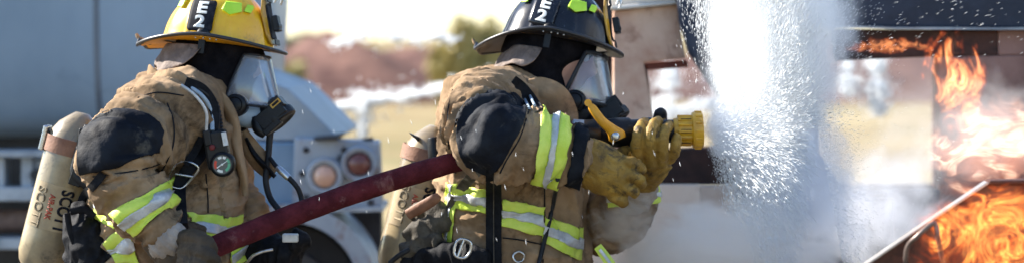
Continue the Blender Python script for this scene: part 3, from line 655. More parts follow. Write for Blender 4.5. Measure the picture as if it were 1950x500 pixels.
_o = _t.nodes.new('ShaderNodeOutputMaterial'); _tr = _t.nodes.new('ShaderNodeBsdfTransparent'); _gl = _t.nodes.new('ShaderNodeBsdfGlossy'); _df = _t.nodes.new('ShaderNodeBsdfTranslucent'); _m1 = _t.nodes.new('ShaderNodeMixShader'); _m2 = _t.nodes.new('ShaderNodeMixShader'); _d2 = _t.nodes.new('ShaderNodeBsdfDiffuse'); _m3 = _t.nodes.new('ShaderNodeMixShader')
_tr.inputs[0].default_value = (.86, .90, .95, 1); _gl.inputs[1].default_value = .06; _df.inputs[0].default_value = (.75, .83, .92, 1); _d2.inputs[0].default_value = (.6, .7, .85, 1)
_fr = _t.nodes.new('ShaderNodeFresnel'); _fr.inputs[0].default_value = 1.5; _ad = _t.nodes.new('ShaderNodeMath'); _ad.operation = 'ADD'; _ad.inputs[1].default_value = .05
_mn = _t.nodes.new('ShaderNodeMath'); _mn.operation = 'MULTIPLY'; _mn.inputs[1].default_value = .35; _t.links.new(_fr.outputs[0], _mn.inputs[0]); _t.links.new(_mn.outputs[0], _ad.inputs[0]); _t.links.new(_df.outputs[0], _m3.inputs[1]); _t.links.new(_d2.outputs[0], _m3.inputs[2]); _m1.inputs[0].default_value = .26
_t.links.new(_tr.outputs[0], _m1.inputs[1]); _t.links.new(_m3.outputs[0], _m1.inputs[2]); _t.links.new(_ad.outputs[0], _m2.inputs[0]); _t.links.new(_m1.outputs[0], _m2.inputs[1]); _t.links.new(_gl.outputs[0], _m2.inputs[2]); _t.links.new(_m2.outputs[0], _o.inputs[0])

lensm2 = lensm.copy(); lensm2.name = 'clear_lens_blue'; [setattr(n.inputs[0], 'default_value', .10) for n in lensm2.node_tree.nodes if n.type == 'MIX_SHADER' and abs(n.inputs[0].default_value - .26) < 1e-4]
def hood_on(person, rows, Yc, Hm, name='hood'):
    m = MB(); torso(m, rows, e=2.1); me = remesh(m, .006, 3); co = vco(me); no = vno(me)
    d = .004 * (1 - 3 * np.abs(pnoise(co * np.array([9, 9, 26.])))) + .003 * pnoise(co * 20); setco(me, co + no * d[:, None])
    return mkobj(name, me, K['hood'], person)
def earflap(person, Hm, q0, q1, mt, r0=1.0, seed=0, zt=-.005, zb=-.062):
    m = MB(); rows = []; n = 46
    for i in range(n):
        q = R(q0 + (q1 - q0) * i / (n - 1)); e = min(1, i / 6, (n - 1 - i) / 4); r = []
        for s, o in [(s, 0) for s in np.linspace(0, 1, 7)] + [(s, -.006) for s in np.linspace(1, 0, 7)]:
            rad = 1 + s * .16 - .10 * (1 - e) + (.05 * (1 - abs(math.sin(q * 5 + s * 2.4 + seed))) + .035 * (1 - abs(math.sin(q * 11 - s * 4 + seed)))) * (s + .15)
            x = math.cos(q) * (.112 * rad * r0 + o); y = math.sin(q) * (.103 * rad * r0 + o); z = zt + (zb - zt) * s * (.15 + .85 * e ** .6) + .010 * math.sin(q * 6 + seed) * s
            r.append((x, y, z))
        rows.append(r)
    m.grid(rows); m.xf(Hm); return m.obj('ear_flap', mt, person, True, 0, 1)
def glove(name, parts, mt, person, vox=.0032, amp=.003, seed=0., palm=()):
    m = MB()
    for ch in parts: m.tpx(ch, 14, 5)
    for c_, r_, ro in palm: m.ell(P(*c_), r_, 20, Matrix.Rotation(R(ro), 3, 'Y'))
    me = remesh(m, vox, 2); co = vco(me); no = vno(me)
    d = amp * (np.clip(1 - 3 * np.abs(pnoise(co * 38 + seed)), 0, 1) ** 1.5 - .4) * .8 + amp * .5 * pnoise(co * 60 + seed) + .0007 * pnoise(co * 160)
    setco(me, co + no * d[:, None]); return mkobj(name, me, mt, person)
def legs(person, hip, near, far, Yn, Yf, cm):
    m = MB(); hipz = .92
    for x, Y, dx in ((near, Yn, .05), (far, Yf, .12)):
        b = P(x, 0, Y).x; m.tube([(b, Y, hipz + .12, .14, .13), (b + dx * .3, Y, .75, .12, .115), (b + dx * .5, Y, .45, .095, .095), (b + dx * .4, Y, .14, .085, .09)], 20)
    m.ell((P(hip, 0, Yn).x, (Yn + Yf) / 2, .96), (.17, .22, .14)); me = remesh(m, .014, 3)
    ax = [([(P(near, 0, Yn).x, Yn, 1.1), (P(near, 0, Yn).x, Yn, .1)], 1), ([(P(far, 0, Yf).x, Yf, 1.1), (P(far, 0, Yf).x, Yf, .1)], 1)]
    wrinkle(me, ax, .010, 12); mkobj('trousers', me, cm, person)
    for x, Y, dx in ((near, Yn, .05), (far, Yf, .12)):
        b = P(x, 0, Y).x + dx * .4; m = MB(); m.tube([(b, Y, .22, .075, .08), (b, Y, .10, .066, .07), (b + .01, Y, .07, .06, .06)], 16); m.tube([(b - .05, Y, .055, .05, .045), (b + .06, Y, .058, .055, .05), (b + .17, Y, .05, .045, .05), (b + .21, Y, .04, .03, .04)], 14)
        mkobj('boot', remesh(m, .01, 3), K['black'], person)
def body_core(name, label, base, Hm, joints, Hq):
    """the wearer: trunk, limbs with hands and head grown as one skin"""
    t = tag(bpy.data.objects.new(name, None), label, 'person'); COL.objects.link(t); t.location = base
    m = MB(); J = joints
    m.tube([(*J['hip'], .14, .12), (*(J['hip'].lerp(J['chest'], .5)), .13, .13), (*J['chest'], .13, .15), (*J['neck'], .07, .065), (*(Hm @ Vector((-.02, 0, -.12))), .06, .058), (*(Hm @ Vector((-.01, 0, -.05))), .055, .055)], 20)
    head_mesh(m, Hm)
    for s in ('n', 'f'):
        a, e, w_, h = J['sh' + s], J['el' + s], J['wr' + s], J['ha' + s]
        m.tube([(*J['chest'], .06, .06), (*a, .062, .062), (*(a.lerp(e, .5)), .05, .05), (*e, .042, .042), (*(e.lerp(w_, .4)), .042, .042), (*w_, .028, .028), (*(w_.lerp(h, .5)), .034, .022), (*h, .028, .018)], 14)
        k, an = J['kn' + s], J['an' + s]
        m.tube([(*J['hip'], .09, .09), (*k, .058, .058), (*(k.lerp(an, .35)), .055, .055), (*an, .036, .036), (*(an + Vector((.12, 0, -.05))), .03, .035)], 14)
    me = remesh(m, .0048, 3); mkobj('body', me, K['skin'], t)
    for sy in (-1, 1):
        e = MB(); c_ = Hm @ Vector((.083, sy * .031, -.034)); e.ell(c_, (.0125, .0125, .0125), 16); ey = e.obj('eye', K['eyew'], t)
        e = MB(); e.ell(c_ + (Hm.to_3x3() @ Vector((.0085, 0, 0))), (.0055, .0060, .0060), 12); e.obj('iris', K['iris'], ey)
    return t
# ================================================================ firefighter with the yellow helmet
def lt(c, r=1.0):
    return c
def near_arm(pl, rr):
    pl = [Vector(q) for q in pl]
    def f(co, n=None):
        b = 9
        for a, c_ in zip(pl[:-1], pl[1:]):
            d = c_ - a; t = max(0, min(1, (co - a).dot(d) / d.dot(d))); b = min(b, (co - a - d * t).length)
        return b < rr
    return f
O1 = (416, 82); Y1 = 5.12
H1 = Matrix.Translation(P(*O1, Y1)) @ Matrix.Rotation(R(-9), 4, 'Z') @ Matrix.Rotation(R(5), 4, 'Y') @ Matrix.Rotation(R(-5), 4, 'X')
J1 = dict(hip=Vector((P(335, 0, 5.12).x, 5.12, .97)), chest=P(350, 270, 5.14), neck=P(385, 190, 5.13),
          shn=P(345, 235, 4.97), eln=P(238, 295, 4.86), wrn=P(318, 430, 4.80), han=P(372, 478, 4.76),
          shf=P(370, 235, 5.32), elf=P(420, 420, 5.36), wrf=P(440, 520, 5.22), haf=P(470, 540, 5.2),
          knn=Vector((P(320, 0, 5.0).x + .03, 5.0, .5)), ann=Vector((P(320, 0, 5.0).x + .01, 5.0, .09)), knf=Vector((P(390, 0, 5.25).x + .05, 5.25, .5)), anf=Vector((P(390, 0, 5.25).x + .04, 5.25, .09)))
p1 = body_core('person', 'firefighter in tan coat and yellow helmet holding the red hose low at the left', (P(340, 0, 5.12).x, 5.12, 0), H1, J1, None)
m = MB()
torso(m, [(132, 322, 348, 5.13, .06, .1), (144, 298, 366, 5.13, .10, .12), (160, 274, 392, 5.13, .15, .15), (180, 250, 416, 5.13, .19, .12), (205, 232, 440, 5.13, .215, .08), (232, 218, 455, 5.13, .225, .04), (270, 205, 462, 5.13, .23, 0), (330, 190, 468, 5.13, .23, 0), (400, 180, 472, 5.13, .23, 0), (470, 178, 474, 5.13, .23, 0), (560, 176, 472, 5.13, .24, 0), (720, 178, 478, 5.13, .25, 0), (860, 170, 486, 5.13, .26, 0)])
m.tpx([(395, 195, 5.08, 50, 1.1), (350, 212, 4.97, 72, 1), (300, 240, 4.90, 78, .95), (250, 272, 4.83, 74, .92), (228, 305, 4.80, 70, .92), (240, 350, 4.80, 66, .92), (272, 396, 4.79, 58, .92), (312, 446, 4.78, 44, .9)], 36)
m.tpx([(380, 210, 5.28, 56, 1.1), (410, 300, 5.36, 62, 1), (430, 400, 5.34, 56, 1), (445, 480, 5.25, 44, 1)], 24)
c1 = remesh(m, .005, 5)
ax1 = [([P(340, 190, 4.97), P(300, 240, 4.9), P(230, 300, 4.80), P(245, 350, 4.8), P(312, 446, 4.78)], 1.15), ([P(385, 150, 5.13), P(350, 250, 5.13), P(330, 420, 5.13), P(330, 800, 5.13)], .8), ([P(400, 230, 5.36), P(430, 400, 5.34), P(445, 480, 5.25)], 1)]
wrinkle(c1, ax1, .0125, 17, .0065, 17, .0016, 3.)
coat1 = mkobj('coat', c1.copy(), K['canvas'], p1)
arm1 = near_arm([P(330, 215, 4.95), P(280, 250, 4.88), P(228, 300, 4.80), P(245, 350, 4.8), P(312, 446, 4.78)], .125)
front = lambda c_, n: n.y < .45
A1 = lambda c_, n: arm1(c_) and c_.y < 5.0
cut(c1, [(150, 262), (163, 236), (186, 219), (215, 211), (250, 213), (280, 220), (300, 234), (308, 252), (305, 278), (296, 299), (262, 309), (215, 318), (178, 330), (150, 333)], lambda c_, n: A1(c_, n), .003, 'elbow_patch', K['patch'], coat1, 4.75, .003)
L_ = (K['lime'], K['silver'])
cutband(c1, [(213, 406), (334, 332)], [(258, 448), (340, 380)], lambda c_, n: A1(c_, n), L_, coat1, 4.75)
T1 = lambda c_, n: n.y < .3 and c_.y < 5.13 and not arm1(c_)
cutband(c1, [(352, 402), (445, 420)], [(344, 450), (436, 474)], T1, L_, coat1, 4.9)
cutband(c1, [(170, 360), (232, 392)], [(172, 418), (220, 436)], lambda c_, n: n.y < .4 and 4.84 < c_.y < 5.2, L_, coat1, 4.9)
cutband(c1, [(430, 478), (470, 440)], [(430, 520), (470, 500)], T1, L_, coat1, 4.9)
# lower reflective loop under the arm: trim running down the pocket
cutband(c1, [(196, 462), (244, 424)], [(222, 500), (268, 500)], lambda c_, n: n.y < .3 and 4.84 < c_.y < 5.2, L_, coat1, 4.9)
# collar: standing ring, open at the throat, and hanging storm flap
def collar(person, cpx, Yc, rx, ry, q0, q1, h, tilt, mt, name='collar', roll=0.):
    m = MB(); rows = []; n = 40; c0 = P(*cpx, Yc)
    for i in range(n):
        u = i / (n - 1); q = R(q0 + (q1 - q0) * u); r = []
        for s, o in [(s, .004) for s in np.linspace(0, 1, 6)] + [(s, -.004) for s in np.linspace(1, 0, 6)]:
            rad = 1 + .14 * (1 - s) + .03 * math.sin(q * 5 + s * 2)
            x = math.cos(q) * (rx * rad + o); y = math.sin(q) * (ry * rad + o); z = h * s + .006 * math.sin(q * 4)
            r.append((c0.x + x, c0.y + y, c0.z + z - x * tilt))
        rows.append(r)
    m.grid(rows); return m.obj(name, mt, person, True, 0, 1)
collar(p1, (362, 186), 5.13, .098, .105, 20, 345, .045, .36, K['canvas2'])
def flap(person, pts, Y0, Y1_, th, mt, name, wav=.004):
    """hanging cloth tongue: centreline px rows (x,y,halfwidth)"""
    a = cr([(x, y, w_, Y0 + (Y1_ - Y0) * i / (len(pts) - 1)) for i, (x, y, w_) in enumerate(pts)], 6); T = np.gradient(a[:, :2], axis=0); T /= np.linalg.norm(T, axis=1)[:, None]; rows = []
    for i in range(len(a)):
        nrm = (-T[i, 1], T[i, 0]); r = []
        for s, o in [(s, 0) for s in np.linspace(-1, 1, 7)] + [(s, th) for s in np.linspace(1, -1, 7)]:
            r.append(P(a[i, 0] + nrm[0] * s * a[i, 2], a[i, 1] + nrm[1] * s * a[i, 2], a[i, 3] + o + wav * math.sin(i * .5 + s * 2) + .012 * s * s))
        rows.append(r)
    m = MB(); m.grid(rows); return m.obj(name, mt, person)
flap(p1, [(400, 168, 8), (428, 195, 11), (444, 232, 12), (452, 280, 10), (462, 330, 9), (468, 372, 6)], 5.0, 5.0, .012, K['canvas2'], 'storm_flap')
flap(p1, [(462, 250, 10), (480, 285, 18), (502, 312, 20), (522, 330, 16)], 5.06, 5.08, .012, K['canvas'], 'storm_flap')
flap(p1, [(468, 262, 3), (484, 292, 5), (506, 318, 6), (524, 336, 4)], 5.045, 5.06, .004, K['web'], 'hook_tape')
m = MB(); m.tpx([(455, 362, 5.15, 18), (478, 385, 5.12, 24), (484, 420, 5.10, 22), (474, 450, 5.1, 18)], 16); me = remesh(m, .006, 3); wrinkle(me, [([P(455, 362, 5.15), P(474, 450, 5.1)], 1)], .006, 30); mkobj('coat_fold', me, K['canvas'], p1)
hood_on(p1, [(60, 345, 480, 5.12, .08, .05), (95, 330, 502, 5.12, .092, .05), (125, 328, 494, 5.12, .094, .05), (155, 336, 482, 5.12, .092, .1), (185, 350, 474, 5.12, .095, .1), (215, 372, 470, 5.12, .10, .1), (250, 392, 466, 5.12, .09, .1)], Y1, H1)
earflap(p1, H1, 95, 268, K['flap'], 1.15, 0., -.014, -.080)
# corrugated collar trim
m = MB()
for i in range(15):
    t = i / 14; q = P(300 + 76 * t, 147 + 6 * math.sin(t * 3.14) * -1 + 14 * t * t, 5.02); m.ell(q, (.0045, .006, .006), 8)
m.obj('collar_piping', K['web'], p1)
helmet(p1, H1, K['yellow'], K['lining'], .026, 0)
mk1, at1 = mask_on(p1, H1, 0, 0)
# gloves and cuff
glove('glove', [[(300, 440, 4.78, 40, .9), (325, 470, 4.77, 42, .9), (350, 505, 4.77, 40, .9)], [(345, 455, 4.74, 20), (372, 452, 4.70, 17), (395, 462, 4.67, 14), (408, 480, 4.68, 12)], [(350, 478, 4.72, 18), (380, 478, 4.67, 16), (404, 490, 4.65, 13), (412, 505, 4.68, 12)], [(350, 498, 4.71, 18), (380, 502, 4.66, 15), (402, 515, 4.65, 13)], [(345, 515, 4.72, 16), (375, 524, 4.67, 14), (395, 534, 4.66, 12)], [(340, 440, 4.80, 18), (366, 436, 4.86, 15), (388, 444, 4.88, 13)]], K['glove_dark'], p1, .004)
m = MB(); m.tpx([(292, 462, 4.755, 17, 1), (312, 466, 4.745, 26, .8), (328, 452, 4.735, 24, .8), (346, 432, 4.74, 10, .8)], 20); me = remesh(m, .004, 3); wrinkle(me, [([P(286, 470, 4.76), P(348, 428, 4.73)], 1)], .004, 40, .003, 40); mkobj('wrist_cuff', me, K['knit'], p1)
legs(p1, 335, 322, 388, 5.0, 5.26, K['canvas'])
b1 = bvh_of(c1)
for pth in ([(318, 196), (330, 230), (330, 275), (312, 318), (300, 332)], [(262, 186), (300, 176), (350, 182)], [(392, 330), (396, 380), (396, 404)], [(176, 336), (220, 330), (270, 322), (304, 312)]):
    strap(b1, pth, 1.3, .003, 4.9, .002, 'coat_seam', K['web'], coat1, 2)

# breathing set of the left firefighter
def airset(label, A, B, rpx, bvh, group='breathing air cylinders on the firefighters\' backs'):
    t = thing('air_cylinder_pack', P(*B), label, 'air pack', group)
    a, b = P(*A), P(*B); L = (b - a).length; r = M(rpx, A[2]); m = MB()
    m.lathe(a, b, [(-.030, .018), (-.018, r * .45), (0, r * .72), (.025, r * .92), (.055, r)] + [(.055 + (L - .06) * k / 6, r) for k in range(1, 7)] + [(L + .02, r * .9), (L + .05, r * .6), (L + .06, .02)], 64)
    cyl = m.obj('cylinder', K['bottle'], t)
    d = (b - a).normalized(); vw = Vector((0, -1, 0)); vw = (vw - d * vw.dot(d)).normalized(); sd = d.cross(vw)   # sd: to one side in the picture
    if sd.x < 0: sd = -sd
    def S_(t_, ang, off=0.): return a + d * t_ + (vw * math.cos(ang) + sd * math.sin(ang)) * (r + off)
    return t, cyl, S_, a, b, d, r, L
def ringband(S_, t0, t1, a0, a1, off, th, mt, nm, par):
    rows = []
    for i in range(33):
        q = a0 + (a1 - a0) * i / 32; rows.append([S_(t0, q, off), S_(t1, q, off), S_(t1, q, off + th), S_(t0, q, off + th)])
    m = MB(); m.grid(rows); return m.obj(nm, mt, par, True)
def cyltext(txt, S_, t0, ang0, size, mt, par, r, bold=.0, fw=1.0, off=.003):
    """words running along the cylinder, tops of letters to the right"""
    me = textmesh(txt, size, bold, fw); co = vco(me)
    setco(me, [tuple(S_(t0 + q[0], ang0 + q[1] / r, off)) for q in co]); o = mkobj('lettering', me, mt, par, False, fixn=False)
    s = o.modifiers.new('solid', 'SOLIDIFY'); s.thickness = .0006; s.offset = 0; return o
ak1, cyl1, S1, a1_, b1_, d1, r1, L1 = airset('scuffed tan air cylinder on the back of the yellow-helmeted firefighter', (152, 238, 5.10), (88, 486, 5.10), 54, b1)
ringband(S1, .035, .075, -math.pi, math.pi, .0015, .003, K['bandbrown'], 'brown_band', ak1)
ringband(S1, .150, .262, -.95, .55, .0008, .001, K['paper'], 'paper_label', cyl1)
cyltext('SCOTT', S1, .210, .36, .042, K['ink'], cyl1, r1, .0014, .80)
cyltext('AIR-PAK', S1, .205, -.10, .019, K['red'], cyl1, r1, .0006, .9)
cyltext('SCOTT', S1, .212, -.56, .040, K['inkfaded'], cyl1, r1, .0008, .80)
m = MB(); q = S1(.05, -1.45, .004); m.box(q, (.012, .05, .062), Matrix.Rotation(R(14), 3, 'Y')); m.obj('buckle', K['steel'], ak1, False, .003)
m = MB(); q = P(168, 262, 5.03); m.box(P(158, 262, 5.02), (.022, .02, .045), Matrix.Rotation(R(10), 3, 'Y')); m.box(P(150, 330, 5.02), (.03, .03, .06), Matrix.Rotation(R(20), 3, 'Y')); m.tpx([(170, 240, 5.02, 10), (152, 285, 5.02, 9), (146, 330, 5.02, 13), (170, 352, 5.01, 12)], 12); m.obj('frame_bracket', K['black'], ak1, True, .002)
strap(b1, [(196, 330), (178, 352), (160, 372), (150, 400)], 8, .016, 5.0, .004, 'waist_webbing', K['web'], ak1)
# loose webbing bundle under the cylinder
def bundle(par, chains, mt, nm, vox=.005, seed=0.):
    m = MB()
    for c_ in chains: m.tpx(c_, 12, 5)
    me = remesh(m, vox, 3); co = vco(me); no = vno(me); d_ = .009 * (1 - 3 * np.abs(pnoise(co * np.array([34, 18, 22.]) + seed))) + .003 * pnoise(co * 50); setco(me, co + no * d_[:, None]); return mkobj(nm, me, mt, par)
bundle(ak1, [[(150, 392, 5.0, 10, 1), (158, 420, 4.96, 22, .8), (172, 460, 4.95, 36, .7), (190, 520, 4.95, 46, .7)], [(132, 410, 5.0, 9, .8), (140, 450, 4.97, 16, .8), (150, 500, 4.97, 26, .8)], [(190, 470, 4.95, 30, .6), (250, 505, 4.94, 30, .6), (330, 530, 4.95, 26, .6)]], K['web'], 'harness_pad', seed=4)
for pth, hw in (([(134, 402), (160, 398), (180, 412)], 7), ([(128, 405), (134, 440), (150, 480), (170, 520)], 6)):
    m = MB(); m.tpx([(x, y, 4.93, hw, .35) for x, y in pth], 8); m.obj('webbing', K['web'], ak1)
strap(b1, [(352, 158), (384, 172), (404, 205), (402, 250), (384, 290), (356, 325), (342, 352), (343, 400), (350, 470)], 12, .020, 4.95, .007, 'shoulder_strap', K['web'], ak1, 3)
strap(b1, [(384, 262), (370, 290), (352, 312)], 7, .022, 4.95, .003, 'strap_leather', K['web'], ak1, 5)
m = MB(); ringpx(m, [(330, 318), (352, 306), (378, 318), (364, 340), (344, 358), (322, 348)], lambda x, y: drape(b1, x, y, 4.9, .028).y, .0032); m.tpx([(334, 330, 4.86, 2.5), (368, 336, 4.86, 2.5)], 8); m.obj('strap_buckle', K['steel'], ak1)
# air lines over the shoulder
for k, (dx, mt, rr_) in enumerate(((0, K['bluegrey'], 4.4), (12, K['black'], 4.6), (-12, K['silver'], 3.0))):
    pts = [(352 + dx * .6, 160 - dx * .15), (384 + dx, 182), (402 + dx * .8, 212), (404 + dx * .9, 248)]
    m = MB(); m.tpx([(x, y, drape(b1, x, y, 4.95, .022).y, rr_) for x, y in pts], 10, 6); m.obj('air_line', mt, ak1)
m = MB(); pts = cr([(392, 178), (408, 195), (416, 225), (418, 250)], 8); rws = []
for i, (x, y) in enumerate(pts): q = P(x, y, 4.92); rws.append((q.x, q.y, q.z, .010 if i % 2 else .0075, .010 if i % 2 else .0075))
m.tube(rws, 12, 1); m.obj('corrugated_tube', K['rubber'], ak1)
# console with gauge
yg = 4.86
def tiltbox(m, cx, cy, Y, w_, h_, dp, deg): m.box(P(cx, cy, Y), (M(w_, Y), dp, M(h_, Y)), Matrix.Rotation(R(deg), 3, 'Y'))
m = MB(); tiltbox(m, 414, 284, yg + .02, 44, 72, .04, -10); m.obj('gauge_console', K['black'], ak1, False, .006)
m = MB(); q = P(424, 312, yg); m.lathe(q + Vector((0, .03, 0)), q - Vector((0, .014, 0)), [(0, .028), (.034, .030), (.040, .028), (.042, .0245), (.038, .0235), (.036, .0)], 36); gg = m.obj('pressure_gauge', K['black'], ak1)
m = MB(); m.lathe(q + Vector((0, -.0070, 0)), q - Vector((0, .02, 0)), [(0, .0225), (.001, .0225), (.0012, 0)], 36); m.obj('dial', mat('dial', (.10, .11, .11), None, rough=.4), ak1)
for a0, a1, mt in ((60, 85, K['white']), (-130, -85, K['white']), (95, 125, K['white']), (150, 215, mat('dial_red', (.6, .08, .05), None)), (15, 50, mat('dial_green', (.12, .42, .25), None)), (-60, 10, mat('dial_green2', (.12, .42, .25), None))):
    m = MB(); pts = [(q.x + math.cos(R(a0 + (a1 - a0) * i / 8)) * rr_, q.y - .0090, q.z + math.sin(R(a0 + (a1 - a0) * i / 8)) * rr_) for rr_, rg_ in ((.0195, range(9)), (.0135, range(8, -1, -1))) for i in rg_]
    m.add(pts, [tuple(range(18))]); o = m.obj('dial_zone', mt, ak1, False); s = o.modifiers.new('s', 'SOLIDIFY'); s.thickness = .0008
m = MB(); m.tube([(q.x - .012, q.y - .011, q.z - .008, .0016, .001), (q.x + .014, q.y - .011, q.z + .010, .0008, .001)], 6, 1); m.ell((q.x, q.y - .011, q.z), (.003, .002, .003), 10); m.obj('needle', K['white'], ak1)
m = MB(); tiltbox(m, 428, 264, yg - .004, 9, 26, .01, -10); m.obj('console_label', K['silver'], ak1, False, .001)
m = MB(); q2 = P(404, 280, yg - .003); m.lathe(q2 + Vector((0, .01, 0)), q2 - Vector((0, .01, 0)), [(0, .007), (.014, .007), (.016, .005), (.016, 0)], 16); m.obj('console_button', mat('dark_red_button', (.14, .02, .02), None), ak1)
m = MB(); tiltbox(m, 396, 262, yg + .01, 14, 30, .03, -10); m.obj('console_clip', K['black'], ak1, False, .003)
# mask hoses
rg0 = H1 @ at1(0, 0, -.04)
m = MB(); m.tpx([(516, 240, 5.08, 7), (513, 268, 5.08, 6.5), (511, 300, 5.07, 6), (506, 340, 5.06, 6), (514, 375, 5.05, 6), (532, 400, 5.03, 6)], 12); m.obj('mask_hose', K['rubber'], ak1)
m = MB(); m.tpx([(514, 300, 5.05, 4), (528, 318, 5.03, 4.5), (548, 336, 5.02, 5), (566, 356, 5.02, 5), (574, 378, 5.02, 5), (574, 400, 5.0, 5)], 12); m.obj('mask_hose', K['rubber'], ak1)
m = MB(); m.tpx([(528, 318, 5.025, 5.5), (536, 325, 5.02, 7), (550, 338, 5.015, 6.5)], 12, 2); m.obj('hose_fitting', K['steel'], ak1)
# waist pouch, bottom
bundle(ak1, [[(455, 470, 5.1, 24, .9), (500, 480, 5.06, 34, .9), (560, 490, 5.02, 38, .9)], [(470, 520, 5.08, 40, .9), (560, 530, 5.04, 44, .9)], [(560, 445, 5.02, 16, .9), (570, 470, 5.0, 22, .9)]], K['web'], 'waist_pouch', seed=9)
m = MB(); tiltbox(m, 553, 452, 4.93, 30, 16, .02, 0); m.obj('pouch_plate', K['silver'], ak1, False, .003)
m = MB(); m.tpx([(470, 500, 4.98, 3), (482, 486, 4.96, 3), (500, 478, 4.96, 3), (520, 474, 4.96, 3)], 8); m.obj('snap_hook', K['steel'], ak1)
# ================================================================ firefighter with the black helmet
O2 = (1060, 78); Y2 = 5.22
H2 = Matrix.Translation(P(*O2, Y2)) @ Matrix.Rotation(R(-10), 4, 'Z') @ Matrix.Rotation(R(8.5), 4, 'Y') @ Matrix.Rotation(R(-9), 4, 'X')
J2 = dict(hip=Vector((P(975, 0, 5.22).x, 5.22, .97)), chest=P(975, 270, 5.24), neck=P(1015, 175, 5.22),
          shn=P(925, 225, 5.06), eln=P(938, 268, 4.86), wrn=P(1115, 308, 4.88), han=P(1175, 325, 4.92),
          shf=P(1000, 235, 5.42), elf=P(1135, 430, 5.34), wrf=P(1218, 368, 5.10), haf=P(1240, 310, 5.03),
          knn=Vector((P(960, 0, 5.1).x + .03, 5.1, .5)), ann=Vector((P(960, 0, 5.1).x - .05, 5.1, .09)), knf=Vector((P(1030, 0, 5.35).x + .05, 5.35, .5)), anf=Vector((P(1030, 0, 5.35).x + .04, 5.35, .09)))
p2 = body_core('person', 'firefighter in tan coat and black helmet aiming the hose nozzle at the fire', (P(975, 0, 5.22).x, 5.22, 0), H2, J2, None)
m = MB()
torso(m, [(132, 930, 985, 5.22, .06, 0), (146, 896, 1020, 5.22, .11, .1), (165, 866, 1062, 5.23, .17, .15), (195, 848, 1085, 5.24, .21, .1), (240, 839, 1098, 5.25, .222, 0), (300, 836, 1104, 5.25, .225, 0), (350, 834, 1108, 5.25, .225, 0), (410, 838, 1112, 5.25, .225, 0), (470, 846, 1115, 5.25, .23, 0), (560, 845, 1118, 5.25, .24, 0), (720, 840, 1122, 5.25, .25, 0), (860, 835, 1130, 5.25, .26, 0)])
m.tpx([(960, 190, 5.12, 48, 1.1), (925, 208, 5.02, 66, 1), (918, 235, 4.93, 72, .95), (932, 258, 4.86, 72, .9), (965, 270, 4.83, 70, .9), (1010, 276, 4.84, 62, .9), (1052, 284, 4.86, 58, .9), (1085, 296, 4.87, 50, .9), (1106, 303, 4.88, 44, .9)], 36)
m.tpx([(1010, 215, 5.42, 56, 1), (1070, 320, 5.42, 62, 1), (1120, 405, 5.36, 60, 1), (1165, 415, 5.26, 54, 1), (1205, 385, 5.15, 36, 1), (1216, 366, 5.10, 28, 1)], 28)
c2 = remesh(m, .005, 5)
ax2 = [([P(950, 180, 5.1), P(920, 230, 4.93), P(935, 262, 4.84), P(1052, 284, 4.86), P(1106, 303, 4.88)], 1.1), ([P(975, 140, 5.22), P(975, 300, 5.25), P(975, 800, 5.25)], .8), ([P(1010, 215, 5.42), P(1120, 405, 5.36), P(1216, 366, 5.1)], 1)]
wrinkle(c2, ax2, .012, 17, .0062, 17, .0016, 11.)
coat2 = mkobj('coat', c2.copy(), K['canvas'], p2)
arm2 = near_arm([P(915, 215, 5.0), P(918, 235, 4.93), P(935, 260, 4.85), P(1010, 276, 4.84), P(1106, 303, 4.88)], .118)
A2 = lambda c_, n: arm2(c_) and c_.y < 5.05
cut(c2, [(868, 250), (872, 222), (888, 196), (915, 180), (948, 175), (980, 184), (1003, 206), (1002, 224), (984, 262), (962, 300), (950, 324), (925, 332), (890, 316), (874, 290)], A2, .003, 'elbow_patch', K['patch'], coat2, 4.78, .003)
def vband(me, top, bot, pred, par, Yr):
    """cuff tape: left edge to right edge, each given top and bottom px"""
    (a, b), (c_, d_) = top, bot   # a,b: left/right at the top, c,d: left/right at the bottom
    L = lambda p, q, t: (p[0] + (q[0] - p[0]) * t, p[1] + (q[1] - p[1]) * t)
    for t0, t1, off, mt, nm, th in ((0, 1, .0042, K['lime'], 'reflective_band', .002), (.36, .64, .0075, K['silver'], 'silver_stripe', .0015)):
        cut(me, [L(a, b, t0), L(a, b, t1), L(c_, d_, t1), L(c_, d_, t0)], pred, off, nm, mt, par, Yr, th)
vband(c2, [(1034, 205), (1092, 228)], [(1014, 350), (1062, 362)], A2, coat2, 4.80)
cut(c2, [(1098, 235), (1122, 245), (1104, 360), (1078, 352)], A2, .004, 'cuff_trim', K['patch'], coat2, 4.82, .003)
T2 = lambda c_, n: n.y < .35 and c_.y < 5.2 and not arm2(c_)
cutband(c2, [(862, 352), (930, 360)], [(862, 398), (930, 404)], T2, L_, coat2, 5.03)
cutband(c2, [(957, 378), (1036, 392)], [(955, 428), (1034, 448)], T2, L_, coat2, 5.03)
cutband(c2, [(1037, 412), (1110, 440)], [(1030, 458), (1106, 502)], T2, L_, coat2, 5.03)
vband(c2, [(850, 352), (872, 350)], [(838, 500), (858, 500)], T2, coat2, 5.03)
A2f = lambda c_, n: c_.y > 5.02 and c_.x > P(1160, 0, 5.1).x
cutband(c2, [(1150, 372), (1262, 352)], [(1160, 396), (1262, 384)], A2f, L_, coat2, 5.1)
collar(p2, (985, 178), 5.22, .098, .105, 15, 345, .04, .12, K['canvas2'])
flap(p2, [(1004, 160, 10), (1030, 168, 22), (1058, 188, 28), (1082, 218, 20), (1094, 240, 8)], 5.06, 5.04, .014, K['canvas2'], 'collar_flap')
strap(bvh_of(c2), [(1040, 150), (1066, 180), (1092, 232)], 1.5, .02, 5.03, .003, 'collar_piping', K['web'], p2, 3)
